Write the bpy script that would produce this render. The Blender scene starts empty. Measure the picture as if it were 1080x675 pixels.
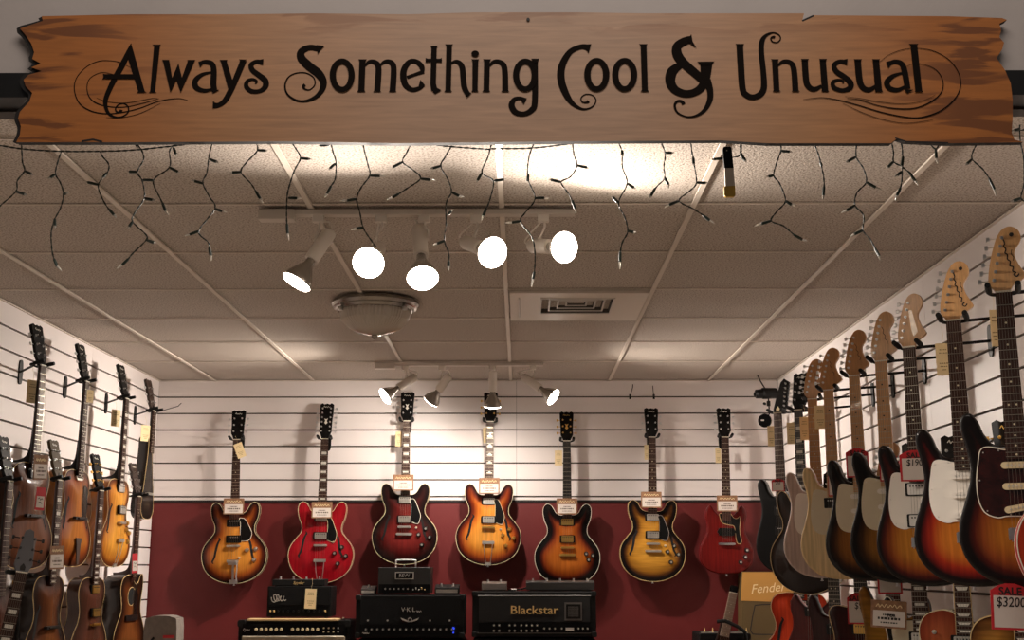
import bpy, math, random
import numpy as np
from mathutils import Vector, Matrix, geometry
random.seed(7)
SC = bpy.context.scene
COL = SC.collection
# ------------------------------------------------------------------ camera
F = 1290.0; CZ = 1.45
TH = math.atan(259.5 / F)
PS = math.asin(9 / F * math.cos(TH))
CAM = Vector((0, 0, CZ))
fw = Vector((-math.sin(PS) * math.cos(TH), math.cos(PS) * math.cos(TH), math.sin(TH)))
rt = Vector((math.cos(PS), math.sin(PS), 0))
up = rt.cross(fw)
cd = bpy.data.cameras.new('camera'); cam = bpy.data.objects.new('camera', cd); COL.objects.link(cam)
cd.sensor_width = 36; cd.lens = F / 1080 * 36; cd.clip_start = 0.05; cd.clip_end = 60
cam.matrix_world = Matrix(((rt.x, up.x, -fw.x, 0), (rt.y, up.y, -fw.y, 0), (rt.z, up.z, -fw.z, CZ), (0, 0, 0, 1)))
SC.camera = cam
def ray(px, py): return fw + rt * ((px - 540) / F) + up * ((337.5 - py) / F)
def PY(px, py, Y): d = ray(px, py); return CAM + d * (Y / d.y)
def PX(px, py, X): d = ray(px, py); return CAM + d * (X / d.x)
def PZ(px, py, Z): d = ray(px, py); return CAM + d * ((Z - CZ) / d.z)

# ------------------------------------------------------------------ materials
def lin(c):
    if isinstance(c, str):
        c = c.lstrip('#'); c = [int(c[i:i + 2], 16) / 255 for i in (0, 2, 4)]
    return tuple((x / 12.92 if x <= .04045 else ((x + .055) / 1.055) ** 2.4) for x in c) + (1,)
_m = {}
def mat(name, color, rough=.5, metal=0, coat=0, bump=0, bscale=60, spec=.5, emit=None, trans=0, alpha=1, vary=0, vscale=8, stretch=(1, 1, 1)):
    if name in _m: return _m[name]
    m = bpy.data.materials.new(name); m.use_nodes = True; nt = m.node_tree; b = nt.nodes['Principled BSDF']
    b.inputs['Base Color'].default_value = lin(color); b.inputs['Roughness'].default_value = rough
    b.inputs['Metallic'].default_value = metal; b.inputs['Coat Weight'].default_value = coat
    b.inputs['Coat Roughness'].default_value = .06; b.inputs['Specular IOR Level'].default_value = spec
    b.inputs['Transmission Weight'].default_value = trans
    if emit:
        b.inputs['Emission Color'].default_value = lin(emit[0]); b.inputs['Emission Strength'].default_value = emit[1]
    if bump or vary:
        tc = nt.nodes.new('ShaderNodeTexCoord'); mp = nt.nodes.new('ShaderNodeMapping'); mp.inputs['Scale'].default_value = stretch
        nt.links.new(tc.outputs['Object'], mp.inputs['Vector'])
    if bump:
        n = nt.nodes.new('ShaderNodeTexNoise'); n.inputs['Scale'].default_value = bscale; n.inputs['Detail'].default_value = 4
        bp = nt.nodes.new('ShaderNodeBump'); bp.inputs['Strength'].default_value = bump; bp.inputs['Distance'].default_value = .004
        nt.links.new(mp.outputs[0], n.inputs['Vector']); nt.links.new(n.outputs[0], bp.inputs['Height']); nt.links.new(bp.outputs[0], b.inputs['Normal'])
    if vary:
        n = nt.nodes.new('ShaderNodeTexNoise'); n.inputs['Scale'].default_value = vscale; n.inputs['Detail'].default_value = 5
        nt.links.new(mp.outputs[0], n.inputs['Vector'])
        r = nt.nodes.new('ShaderNodeValToRGB'); l = lin(color)
        r.color_ramp.elements[0].position = .3; r.color_ramp.elements[1].position = .7
        r.color_ramp.elements[0].color = tuple(x * (1 - vary) for x in l[:3]) + (1,); r.color_ramp.elements[1].color = tuple(min(1, x * (1 + vary)) for x in l[:3]) + (1,)
        nt.links.new(n.outputs[0], r.inputs[0]); nt.links.new(r.outputs[0], b.inputs['Base Color'])
    _m[name] = m; return m

def burst(name, stops, flame=0, coat=1.0, grain=.25):
    """lacquered guitar top: colour follows the distance from the body edge (a sprayed sunburst finish)"""
    if name in _m: return _m[name]
    m = bpy.data.materials.new(name); m.use_nodes = True; nt = m.node_tree; N = nt.nodes; L = nt.links; b = N['Principled BSDF']
    b.inputs['Roughness'].default_value = .5; b.inputs['Specular IOR Level'].default_value = .08; b.inputs['Coat Weight'].default_value = coat * .42; b.inputs['Coat Roughness'].default_value = .07
    at = N.new('ShaderNodeAttribute'); at.attribute_name = 'edge'
    mr = N.new('ShaderNodeMath'); mr.operation = 'MULTIPLY'; mr.inputs[1].default_value = 1 / .2
    L.new(at.outputs['Fac'], mr.inputs[0])
    r = N.new('ShaderNodeValToRGB'); e = r.color_ramp.elements
    e[0].position = stops[0][0] / .2; e[0].color = lin(stops[0][1]); e[1].position = stops[-1][0] / .2; e[1].color = lin(stops[-1][1])
    for d, c in stops[1:-1]:
        x = e.new(d / .2); x.color = lin(c)
    L.new(mr.outputs[0], r.inputs[0])
    tc = N.new('ShaderNodeTexCoord'); mp = N.new('ShaderNodeMapping')
    mp.inputs['Scale'].default_value = (4, 45, 4) if flame else (60, 3, 20)
    L.new(tc.outputs['Object'], mp.inputs['Vector'])
    n = N.new('ShaderNodeTexNoise'); n.inputs['Scale'].default_value = 1.6; n.inputs['Detail'].default_value = 3
    L.new(mp.outputs[0], n.inputs['Vector'])
    r2 = N.new('ShaderNodeValToRGB'); r2.color_ramp.elements[0].position = .35; r2.color_ramp.elements[1].position = .65
    g = flame or grain
    r2.color_ramp.elements[0].color = (1 - g,) * 3 + (1,); r2.color_ramp.elements[1].color = (1, 1, 1, 1)
    L.new(n.outputs[0], r2.inputs[0])
    mx = N.new('ShaderNodeMix'); mx.data_type = 'RGBA'; mx.blend_type = 'MULTIPLY'; mx.inputs[0].default_value = 1
    L.new(r.outputs[0], mx.inputs[6]); L.new(r2.outputs[0], mx.inputs[7]); L.new(mx.outputs[2], b.inputs['Base Color'])
    _m[name] = m; return m

BLACK = mat('black_plastic', '#0a0909', .4, spec=.25)
BLKSAT = mat('black_rubber', '#0c0c0c', .6, spec=.25)
BLKGLOSS = mat('black_lacquer', '#060505', .5, coat=.3, spec=.08)
TOLEX = mat('black_tolex', '#0a0909', .6, bump=.5, bscale=400, spec=.18)
CHROME = mat('chrome', '#dededf', .28, 1)
NICKEL = mat('worn_nickel', '#dcd8d0', .42, 1)
GOLD = mat('gold_plate', '#e2b765', .38, 1)
CREAM = mat('cream_plastic', '#d9c9a0', .4)
BIND = mat('aged_binding', '#cdb07c', .4)
IVORY = mat('ivory_plastic', '#e6dfcb', .35)
ROSE = mat('rosewood', '#38231c', .6, spec=.2, vary=.3, vscale=5, stretch=(60, 4, 10))
EBONY = mat('ebony', '#14110f', .4)
MAPLE = mat('maple_fretboard', '#cf9f6c', .35, coat=.6, vary=.12, vscale=5, stretch=(40, 3, 10))
MAPLEH = mat('maple_headstock', '#cfa06c', .35, coat=.7, vary=.15, vscale=5, stretch=(30, 5, 10))
MAPLEA = mat('aged_maple', '#bb8550', .35, coat=.7, vary=.15, vscale=5, stretch=(30, 5, 10))
MAHOG = mat('mahogany_neck', '#3c1a10', .4, coat=.5, vary=.2, vscale=5, stretch=(30, 3, 10))
DARKNECK = mat('dark_neck', '#0f0b09', .5, coat=.3, spec=.15)
PEARL = mat('pearl_inlay', '#d8d4c8', .3)
DOT = mat('cream_dot', '#d9cfae', .4)
BDOT = mat('black_dot', '#17110c', .4)
FRET = mat('fret_wire', '#c2b9a6', .3, 1)
WHITEP = mat('white_pickguard', '#ece6dc', .4)
MINT = mat('aged_pickguard', '#d4c9ae', .4)
TORT = mat('tortoise_pickguard', '#2a0d0b', .2, coat=.5, vary=.6, vscale=30)
STEEL = mat('string_steel', '#8f867b', .45, 1)
CARDW = mat('card_white', '#d5cbc2', .7)
CARDB = mat('card_brown', '#8a6447', .7, vary=.35, vscale=60)
TAGY = mat('tag_manila', '#e6cf9f', .75)
REDP = mat('tag_red', '#c0202a', .6)
INK = mat('printing_ink', '#1c1614', .7)
DIM = mat('printing_grey', '#6b5c52', .7)
WHITEMETAL = mat('white_enamel', '#cfc8c0', .35)

# ------------------------------------------------------------------ mesh helper
class MB:
    def __init__(s): s.v = []; s.f = []; s.m = []
    def add(s, vs, fs, m=0, M=None):
        o = len(s.v)
        for p in vs:
            p = Vector(p); s.v.append(M @ p if M else p)
        for f in fs: s.f.append([i + o for i in f]); s.m.append(m)
        return s
    def box(s, c, d, m=0, M=None):
        x, y, z = c; a, b, e = d[0] / 2, d[1] / 2, d[2] / 2
        vs = [(x + i * a, y + j * b, z + k * e) for i in (-1, 1) for j in (-1, 1) for k in (-1, 1)]
        return s.add(vs, [(0, 1, 3, 2), (4, 6, 7, 5), (0, 4, 5, 1), (2, 3, 7, 6), (0, 2, 6, 4), (1, 5, 7, 3)], m, M)
    def rbox(s, c, d, r, m=0, M=None, axis=2, n=3):
        """box with its four edges along `axis` rounded"""
        ax = [0, 1, 2]; ax.remove(axis); a, b = d[ax[0]] / 2 - r, d[ax[1]] / 2 - r
        ol = []
        for q, (sx, sy) in enumerate(((1, 1), (-1, 1), (-1, -1), (1, -1))):
            for k in range(n + 1):
                t = (q + k / n) * math.pi / 2
                ol.append((sx * a + r * math.cos(t), sy * b + r * math.sin(t)))
        h = d[axis] / 2; vs = []
        for z in (-h, h):
            for p in ol:
                w = [0, 0, 0]; w[ax[0]] = p[0] + c[ax[0]]; w[ax[1]] = p[1] + c[ax[1]]; w[axis] = z + c[axis]; vs.append(w)
        N = len(ol)
        fs = [(i, (i + 1) % N, N + (i + 1) % N, N + i) for i in range(N)] + [list(range(N))[::-1], list(range(N, 2 * N))]
        if axis == 1: fs = [list(f)[::-1] for f in fs]
        return s.add(vs, fs, m, M)
    def cyl(s, p0, p1, r0, r1=None, n=16, m=0, caps=True, M=None):
        r1 = r0 if r1 is None else r1
        return s.rings([(p0, r0), (p1, r1)], n, m, caps, M)
    def rings(s, prs, n=16, m=0, caps=True, M=None):
        """circles of given radius around successive points of a straight or bent axis"""
        P = [Vector(p) for p, _ in prs]; vs = []; fs = []
        T = []
        for i in range(len(P)):
            t = P[min(i + 1, len(P) - 1)] - P[max(i - 1, 0)]
            T.append(t.normalized() if t.length > 1e-9 else (T[-1] if T else Vector((0, 0, 1))))
        u = T[0].orthogonal().normalized()
        for i, (p, r) in enumerate(prs):
            u = (u - T[i] * u.dot(T[i])).normalized(); w = T[i].cross(u)
            for k in range(n):
                a = 2 * math.pi * k / n; vs.append(P[i] + (u * math.cos(a) + w * math.sin(a)) * r)
        for i in range(len(P) - 1):
            for k in range(n):
                fs.append((i * n + k, i * n + (k + 1) % n, (i + 1) * n + (k + 1) % n, (i + 1) * n + k))
        if caps: fs += [list(range(n))[::-1], list(range((len(P) - 1) * n, len(P) * n))]
        return s.add(vs, fs, m, M)
    def tube(s, pts, r, n=6, m=0, M=None): return s.rings([(p, r) for p in pts], n, m, True, M)
    def prism(s, ol, z0, z1, m=0, M=None, ms=None):
        """2-D outline (counter-clockwise) between two heights"""
        ol = [tuple(p[:2]) for p in ol]
        if sum(ol[i][0] * ol[(i + 1) % len(ol)][1] - ol[(i + 1) % len(ol)][0] * ol[i][1] for i in range(len(ol))) < 0: ol = ol[::-1]
        N = len(ol); tri = geometry.tessellate_polygon([[Vector((x, y, 0)) for x, y in ol]])
        vs = [(x, y, z0) for x, y in ol] + [(x, y, z1) for x, y in ol]
        top = []
        for a, b, c in tri:
            A, B, C = ol[a], ol[b], ol[c]
            if (B[0] - A[0]) * (C[1] - A[1]) - (B[1] - A[1]) * (C[0] - A[0]) < 0: b, c = c, b
            top.append((a, b, c))
        s.add(vs, [tuple(i + N for i in t) for t in top], m, M)
        s.add(vs, [t[::-1] for t in top] + [(i, (i + 1) % N, N + (i + 1) % N, N + i) for i in range(N)], m if ms is None else ms, M)
        return s
    def ribbon(s, pw, zf, m=0, M=None, plane='xy'):
        """flat variable-width stroke; pw = [(x, y, width)]"""
        n = len(pw); vs = []
        for i in range(n):
            a = pw[max(i - 1, 0)]; b = pw[min(i + 1, n - 1)]
            tx, ty = b[0] - a[0], b[1] - a[1]; l = math.hypot(tx, ty) or 1
            nx, ny = -ty / l, tx / l; x, y, w = pw[i]
            for k in (1, -1):
                X, Y = x + nx * w / 2 * k, y + ny * w / 2 * k; vs.append((X, Y, zf(X, Y) if callable(zf) else zf))
        return s.add(vs, [(2 * i, 2 * i + 1, 2 * i + 3, 2 * i + 2) for i in range(n - 1)], m, M)
    def build(s, name, mats, parent=None, smooth=35, bevel=0, seg=2):
        me = bpy.data.meshes.new(name); me.from_pydata([tuple(v) for v in s.v], [], s.f)
        if not isinstance(mats, (list, tuple)): mats = [mats]
        for m_ in mats: me.materials.append(m_)
        me.polygons.foreach_set('material_index', s.m)
        if smooth:
            me.polygons.foreach_set('use_smooth', [True] * len(me.polygons)); me.set_sharp_from_angle(angle=math.radians(smooth))
        me.update()
        o = bpy.data.objects.new(name, me); COL.objects.link(o)
        if parent: o.parent = parent
        if bevel:
            b = o.modifiers.new('bevel', 'BEVEL'); b.width = bevel; b.segments = seg; b.limit_method = 'ANGLE'
        return o
def tag(o, label=None, cat=None, group=None, kind=None):
    if label: o['label'] = label
    if cat: o['category'] = cat
    if group: o['group'] = group
    if kind: o['kind'] = kind
    return o
def empty(name, M, label, cat, group=None):
    o = bpy.data.objects.new(name, None); COL.objects.link(o); o.empty_display_size = .05
    o.matrix_world = M if isinstance(M, Matrix) else Matrix.Translation(M)
    return tag(o, label, cat, group)
def text(body, name, parent, M, size, m, extrude=.0004, align='CENTER', sx=1.0, shear=0, label=None, bold=0):
    c = bpy.data.curves.new(name, 'FONT'); c.body = body; c.size = size; c.extrude = extrude; c.align_x = align; c.align_y = 'CENTER'
    c.shear = shear; c.offset = bold; c.resolution_u = 3
    c.materials.append(m); t_ = bpy.data.objects.new(name, c); COL.objects.link(t_); bpy.context.view_layer.update()
    me = bpy.data.meshes.new_from_object(t_.evaluated_get(bpy.context.evaluated_depsgraph_get())); bpy.data.objects.remove(t_)
    o = bpy.data.objects.new(name, me); COL.objects.link(o); o.parent = parent
    o.matrix_local = M @ Matrix.Diagonal((sx, 1, 1, 1))
    if label: o['label'] = label
    return o
def spline(pts, per=6, closed=False):
    n = len(pts); out = []; rng = n if closed else n - 1
    g = (lambda i: pts[i % n]) if closed else (lambda i: pts[min(max(i, 0), n - 1)])
    for i in range(rng):
        p0, p1, p2, p3 = g(i - 1), g(i), g(i + 1), g(i + 2)
        for k in range(per):
            t = k / per
            out.append(tuple(.5 * (2 * b + (c - a) * t + (2 * a - 5 * b + 4 * c - d) * t * t + (3 * b - a - 3 * c + d) * t ** 3) for a, b, c, d in zip(p0, p1, p2, p3)))
    if not closed: out.append(tuple(pts[-1]))
    return out
def frame(pos, yaw, roll=0, lean=0):
    """matrix of something that hangs: x to its right, y up, z out of its face; yaw 0 faces the entrance"""
    a = math.radians(yaw)
    B = Matrix(((math.cos(a), 0, -math.sin(a)), (-math.sin(a), 0, -math.cos(a)), (0, 1, 0)))
    R = B @ Matrix.Rotation(math.radians(lean), 3, 'X') @ Matrix.Rotation(math.radians(roll), 3, 'Z')
    return Matrix.Translation(pos) @ R.to_4x4()
T = Matrix.Translation

# ------------------------------------------------------------------ room shell
ZC = CZ + 1.123; XL = -2.235; XR = 1.59; YB = 7.49; YH0 = 2.794; YH1 = 2.921
def ceilmat():
    m = bpy.data.materials.new('ceiling_tile'); m.use_nodes = True; nt = m.node_tree; N = nt.nodes; L = nt.links; b = N['Principled BSDF']
    b.inputs['Roughness'].default_value = .9
    tc = N.new('ShaderNodeTexCoord')
    n = N.new('ShaderNodeTexNoise'); n.inputs['Scale'].default_value = 150; n.inputs['Detail'].default_value = 3
    r = N.new('ShaderNodeValToRGB'); r.color_ramp.elements[0].position = .33; r.color_ramp.elements[1].position = .56
    r.color_ramp.elements[0].color = lin('#85796d'); r.color_ramp.elements[1].color = lin('#c6bbb0')
    L.new(tc.outputs['Object'], n.inputs['Vector']); L.new(n.outputs[0], r.inputs[0]); L.new(r.outputs[0], b.inputs['Base Color'])
    bp = N.new('ShaderNodeBump'); bp.inputs['Strength'].default_value = .7; bp.inputs['Distance'].default_value = .004
    L.new(n.outputs[0], bp.inputs['Height']); L.new(bp.outputs[0], b.inputs['Normal'])
    return m
TILE = ceilmat()
XT = [-.0586 + .6096 * k for k in range(-3, 3)]
YT = [3.727 + .6096 * k for k in range(-1, 6)]
b = MB()
xs = [XL] + XT + [XR]; ys = [YH1] + YT + [YB]
for i in range(len(xs) - 1):
    for j in range(len(ys) - 1):
        b.box(((xs[i] + xs[i + 1]) / 2, (ys[j] + ys[j + 1]) / 2, ZC + .015), (xs[i + 1] - xs[i] - .004, ys[j + 1] - ys[j] - .004, .016))
tag(b.build('ceiling', TILE), 'textured ceiling tiles', kind='structure')
GRID = mat('grid_enamel', '#d8cdc0', .4)
b = MB()
for x in XT: b.box((x, (YH1 + YB) / 2, ZC + .0005), (.017, YB - YH1, .006))
for y in YT: b.box(((XL + XR) / 2, y, ZC + .0018), (XR - XL, .007, .0035))
for x in (XL, XR): b.box((x, (YH1 + YB) / 2, ZC), (.024, YB - YH1, .004))
b.box(((XL + XR) / 2, YB, ZC), (XR - XL, .024, .004))
tag(b.build('trim_1', GRID), kind='structure')
b = MB(); b.box(((XL + XR) / 2, 2.5, -.05), (9, 12, .1))
tag(b.build('floor', mat('beige_floor', '#a39686', .95, bump=.4, bscale=300)), kind='structure')

WALLP = mat('slatwall_paint', '#eae2df', .42)
GROOVE = mat('groove_core', '#4c4038', .8)
ZG = CZ + 1.023; PIT = .1016
def slatwall(name, to, length, ztop, zbot, seams=()):
    """slats run along u; to(u, w, z) gives the world point, w is depth behind the face"""
    b = MB()
    def bx(u0, u1, w0, w1, z0, z1, m):
        vs = [to(u, w, z) for u in (u0, u1) for w in (w0, w1) for z in (z0, z1)]
        b.add(vs, [(0, 1, 3, 2), (4, 6, 7, 5), (0, 4, 5, 1), (2, 3, 7, 6), (0, 2, 6, 4), (1, 5, 7, 3)], m)
    cuts = [0] + list(seams) + [length]
    z = ztop; k = 0; zs = []
    g = ZG
    while g > ztop: g -= PIT
    while z > zbot:
        lo = max(g + .0045, zbot); zs.append((lo, z)); z = g - .0045; g -= PIT
    for lo, hi in zs:
        for i in range(len(cuts) - 1):
            bx(cuts[i] + .0008, cuts[i + 1] - .0008, 0, .011, lo, hi, 0)
    bx(0, length, .011, .03, zbot, ztop, 1)
    return tag(b.build(name, [WALLP, GROOVE], smooth=0, bevel=0), kind='structure')
ZRED = CZ + .389
slatwall('wall_back', lambda u, w, z: (XL + u, YB + w, z), XR - XL, ZC + .01, ZRED, [XL * -1 - .0235])
slatwall('wall_left', lambda u, w, z: (XL - w, YB - u, z), YB - YH1, ZC + .01, .1, [1.2, 2.42, 3.64])
slatwall('wall_right', lambda u, w, z: (XR + w, YB - u, z), YB - YH1, ZC + .01, .1, [YB - 4.72, YB - 3.5])
b = MB(); b.box(((XL + XR) / 2, YB + .04, ZRED / 2), (XR - XL + .2, .06, ZRED))
tag(b.build('wall_back_lower', mat('oxblood_paint', '#691b1b', .55, bump=.12, bscale=90, vary=.06, vscale=3)), kind='structure')
b = MB(); b.box(((XL + XR) / 2, YB + .004, ZRED - .003), (XR - XL, .012, .012))
tag(b.build('trim_2', mat('dark_gap', '#241a18', .7)), kind='structure')
# opening header: painted wall above a black metal frame
b = MB(); b.box((0, (YH0 + YH1) / 2, CZ + 1.9), (7, YH1 - YH0, 1.454))
tag(b.build('wall_front', mat('grey_paint', '#b3aaa6', .6, bump=.1, bscale=60, vary=.05, vscale=5)), kind='structure')
b = MB(); b.box((0, (YH0 + YH1) / 2 - .004, CZ + 1.142), (7, YH1 - YH0 + .012, .063)); b.box((0, YH1 - .03, CZ + 1.108), (7, .05, .006), 1)
tag(b.build('trim_3', [mat('black_frame', '#0b0a0b', .4), mat('brown_frame', '#2b221e', .5)]), kind='structure')
b = MB(); b.box((XL - .45, (YH0 + YH1) / 2, CZ - .2), (.9, YH1 - YH0, 2.62)); b.box((XR + .45, (YH0 + YH1) / 2, CZ - .2), (.9, YH1 - YH0, 2.62))
tag(b.build('wall_front_lower', _m['grey_paint']), kind='structure')

# ------------------------------------------------------------------ the big sign
def signmat():
    m = bpy.data.materials.new('printed_wood'); m.use_nodes = True; nt = m.node_tree; N = nt.nodes; L = nt.links; b = N['Principled BSDF']
    b.inputs['Roughness'].default_value = .45
    tc = N.new('ShaderNodeTexCoord')
    def noise(sc, scale, det, p0, p1, c0, c1):
        mp = N.new('ShaderNodeMapping'); mp.inputs['Scale'].default_value = sc; L.new(tc.outputs['Object'], mp.inputs['Vector'])
        n = N.new('ShaderNodeTexNoise'); n.inputs['Scale'].default_value = scale; n.inputs['Detail'].default_value = det; n.inputs['Distortion'].default_value = .6
        L.new(mp.outputs[0], n.inputs['Vector'])
        r = N.new('ShaderNodeValToRGB'); r.color_ramp.elements[0].position = p0; r.color_ramp.elements[1].position = p1
        r.color_ramp.elements[0].color = c0; r.color_ramp.elements[1].color = c1; L.new(n.outputs[0], r.inputs[0]); return r
    fine = noise((3, 1, 45), 2.2, 5, .3, .7, (.82, .82, .82, 1), (1.08, 1.08, 1.08, 1))
    blot = noise((1.0, 1, 7), 3.2, 4, .55, .60, (0, 0, 0, 1), (1, 1, 1, 1))
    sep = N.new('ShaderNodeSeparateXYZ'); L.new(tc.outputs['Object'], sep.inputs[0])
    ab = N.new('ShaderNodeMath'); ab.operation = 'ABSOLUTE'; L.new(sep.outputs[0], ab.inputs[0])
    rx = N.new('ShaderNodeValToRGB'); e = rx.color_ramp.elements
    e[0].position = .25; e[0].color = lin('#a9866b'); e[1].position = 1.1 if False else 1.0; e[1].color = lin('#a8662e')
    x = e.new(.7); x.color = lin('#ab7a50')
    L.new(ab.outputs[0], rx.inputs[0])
    m1 = N.new('ShaderNodeMix'); m1.data_type = 'RGBA'; m1.blend_type = 'MULTIPLY'; m1.inputs[0].default_value = 1
    L.new(rx.outputs[0], m1.inputs[6]); L.new(fine.outputs[0], m1.inputs[7])
    # brown stain patches, strongest towards the two ends and along the top edge
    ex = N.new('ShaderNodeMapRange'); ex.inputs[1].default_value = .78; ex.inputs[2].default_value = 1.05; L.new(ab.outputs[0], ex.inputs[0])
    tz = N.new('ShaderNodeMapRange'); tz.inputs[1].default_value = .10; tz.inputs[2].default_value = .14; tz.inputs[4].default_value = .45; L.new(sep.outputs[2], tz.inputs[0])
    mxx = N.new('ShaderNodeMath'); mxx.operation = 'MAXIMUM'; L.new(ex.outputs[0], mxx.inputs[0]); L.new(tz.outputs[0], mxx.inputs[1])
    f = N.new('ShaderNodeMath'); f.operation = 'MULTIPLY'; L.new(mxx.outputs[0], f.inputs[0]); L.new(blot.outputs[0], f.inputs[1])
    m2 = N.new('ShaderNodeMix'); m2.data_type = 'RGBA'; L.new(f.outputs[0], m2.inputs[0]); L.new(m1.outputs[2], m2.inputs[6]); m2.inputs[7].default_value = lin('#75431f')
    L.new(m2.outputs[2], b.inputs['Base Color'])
    return m
YS = YH0 - .03
s0 = PY(548, 82, YS)
sign = empty('wooden_sign', s0, 'long plank sign reading Always Something Cool & Unusual above the opening', 'sign')
def SP(px, py, off=0): p = PY(px, py, YS); return (p.x - s0.x, p.z - s0.z)
left = [(44, 17), (45, 22), (33, 26), (21, 30), (27, 37), (33, 46), (36, 55), (34, 62), (43, 67), (33, 71), (44, 75), (30, 79), (25, 84), (27, 91), (34, 98), (31, 107), (21, 118), (19, 125), (22, 133), (21, 142), (17, 150)]
bot = [(120, 150), (300, 149), (420, 151), (600, 149), (760, 148), (810, 151), (940, 151), (946, 146), (955, 149), (1000, 151), (1079, 150)]
right = [(1070, 147), (1067, 140), (1068, 125), (1068, 105), (1066, 88), (1060, 74), (1051, 61), (1057, 52), (1059, 45), (1054, 39), (1056, 32), (1054, 25), (1062, 21), (1057, 19)]
top = [(1000, 17), (858, 16), (846, 22), (848, 14), (760, 14), (680, 14), (610, 13), (500, 13), (430, 15), (330, 14), (250, 15), (140, 15), (90, 16)]
ol = [SP(*p) for p in left + bot + right + top]
X2Z = Matrix(((1, 0, 0, 0), (0, 0, -1, 0), (0, 1, 0, 0), (0, 0, 0, 1)))   # (x, y, h) -> (x, -h, y)
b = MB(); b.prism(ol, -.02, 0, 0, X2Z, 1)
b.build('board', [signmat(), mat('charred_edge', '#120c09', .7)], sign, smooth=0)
b = MB()
ls = spline(left, 3)
b.ribbon([SP(x - 2.2, y) + (.0125,) for x, y in ls], 0, 0, T((0, .006, 0)) @ X2Z)
b.build('charred_rim', _m['charred_edge'], sign); b = MB()
b.ribbon([SP(x, y) + (.004,) for x, y in [(846, 22), (858, 16.5)]], 0, 0, T((0, -.0006, 0)) @ X2Z)
b.build('edge_chip', _m['charred_edge'], sign); b = MB()
b.ribbon([SP(x, y + .6) + (.0045,) for x, y in [(86, 148.5), (98, 146.5), (108, 149)]], 0, 0, T((0, -.0006, 0)) @ X2Z)
b.build('edge_chip', _m['charred_edge'], sign); b = MB()
b.ribbon([SP(x, y) + (w,) for x, y, w in [(944, 145.5, .003), (956, 149.5, .004), (1000, 150.5, .003)]], 0, 0, T((0, -.0006, 0)) @ X2Z)
b.build('edge_chip', _m['charred_edge'], sign)
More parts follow.
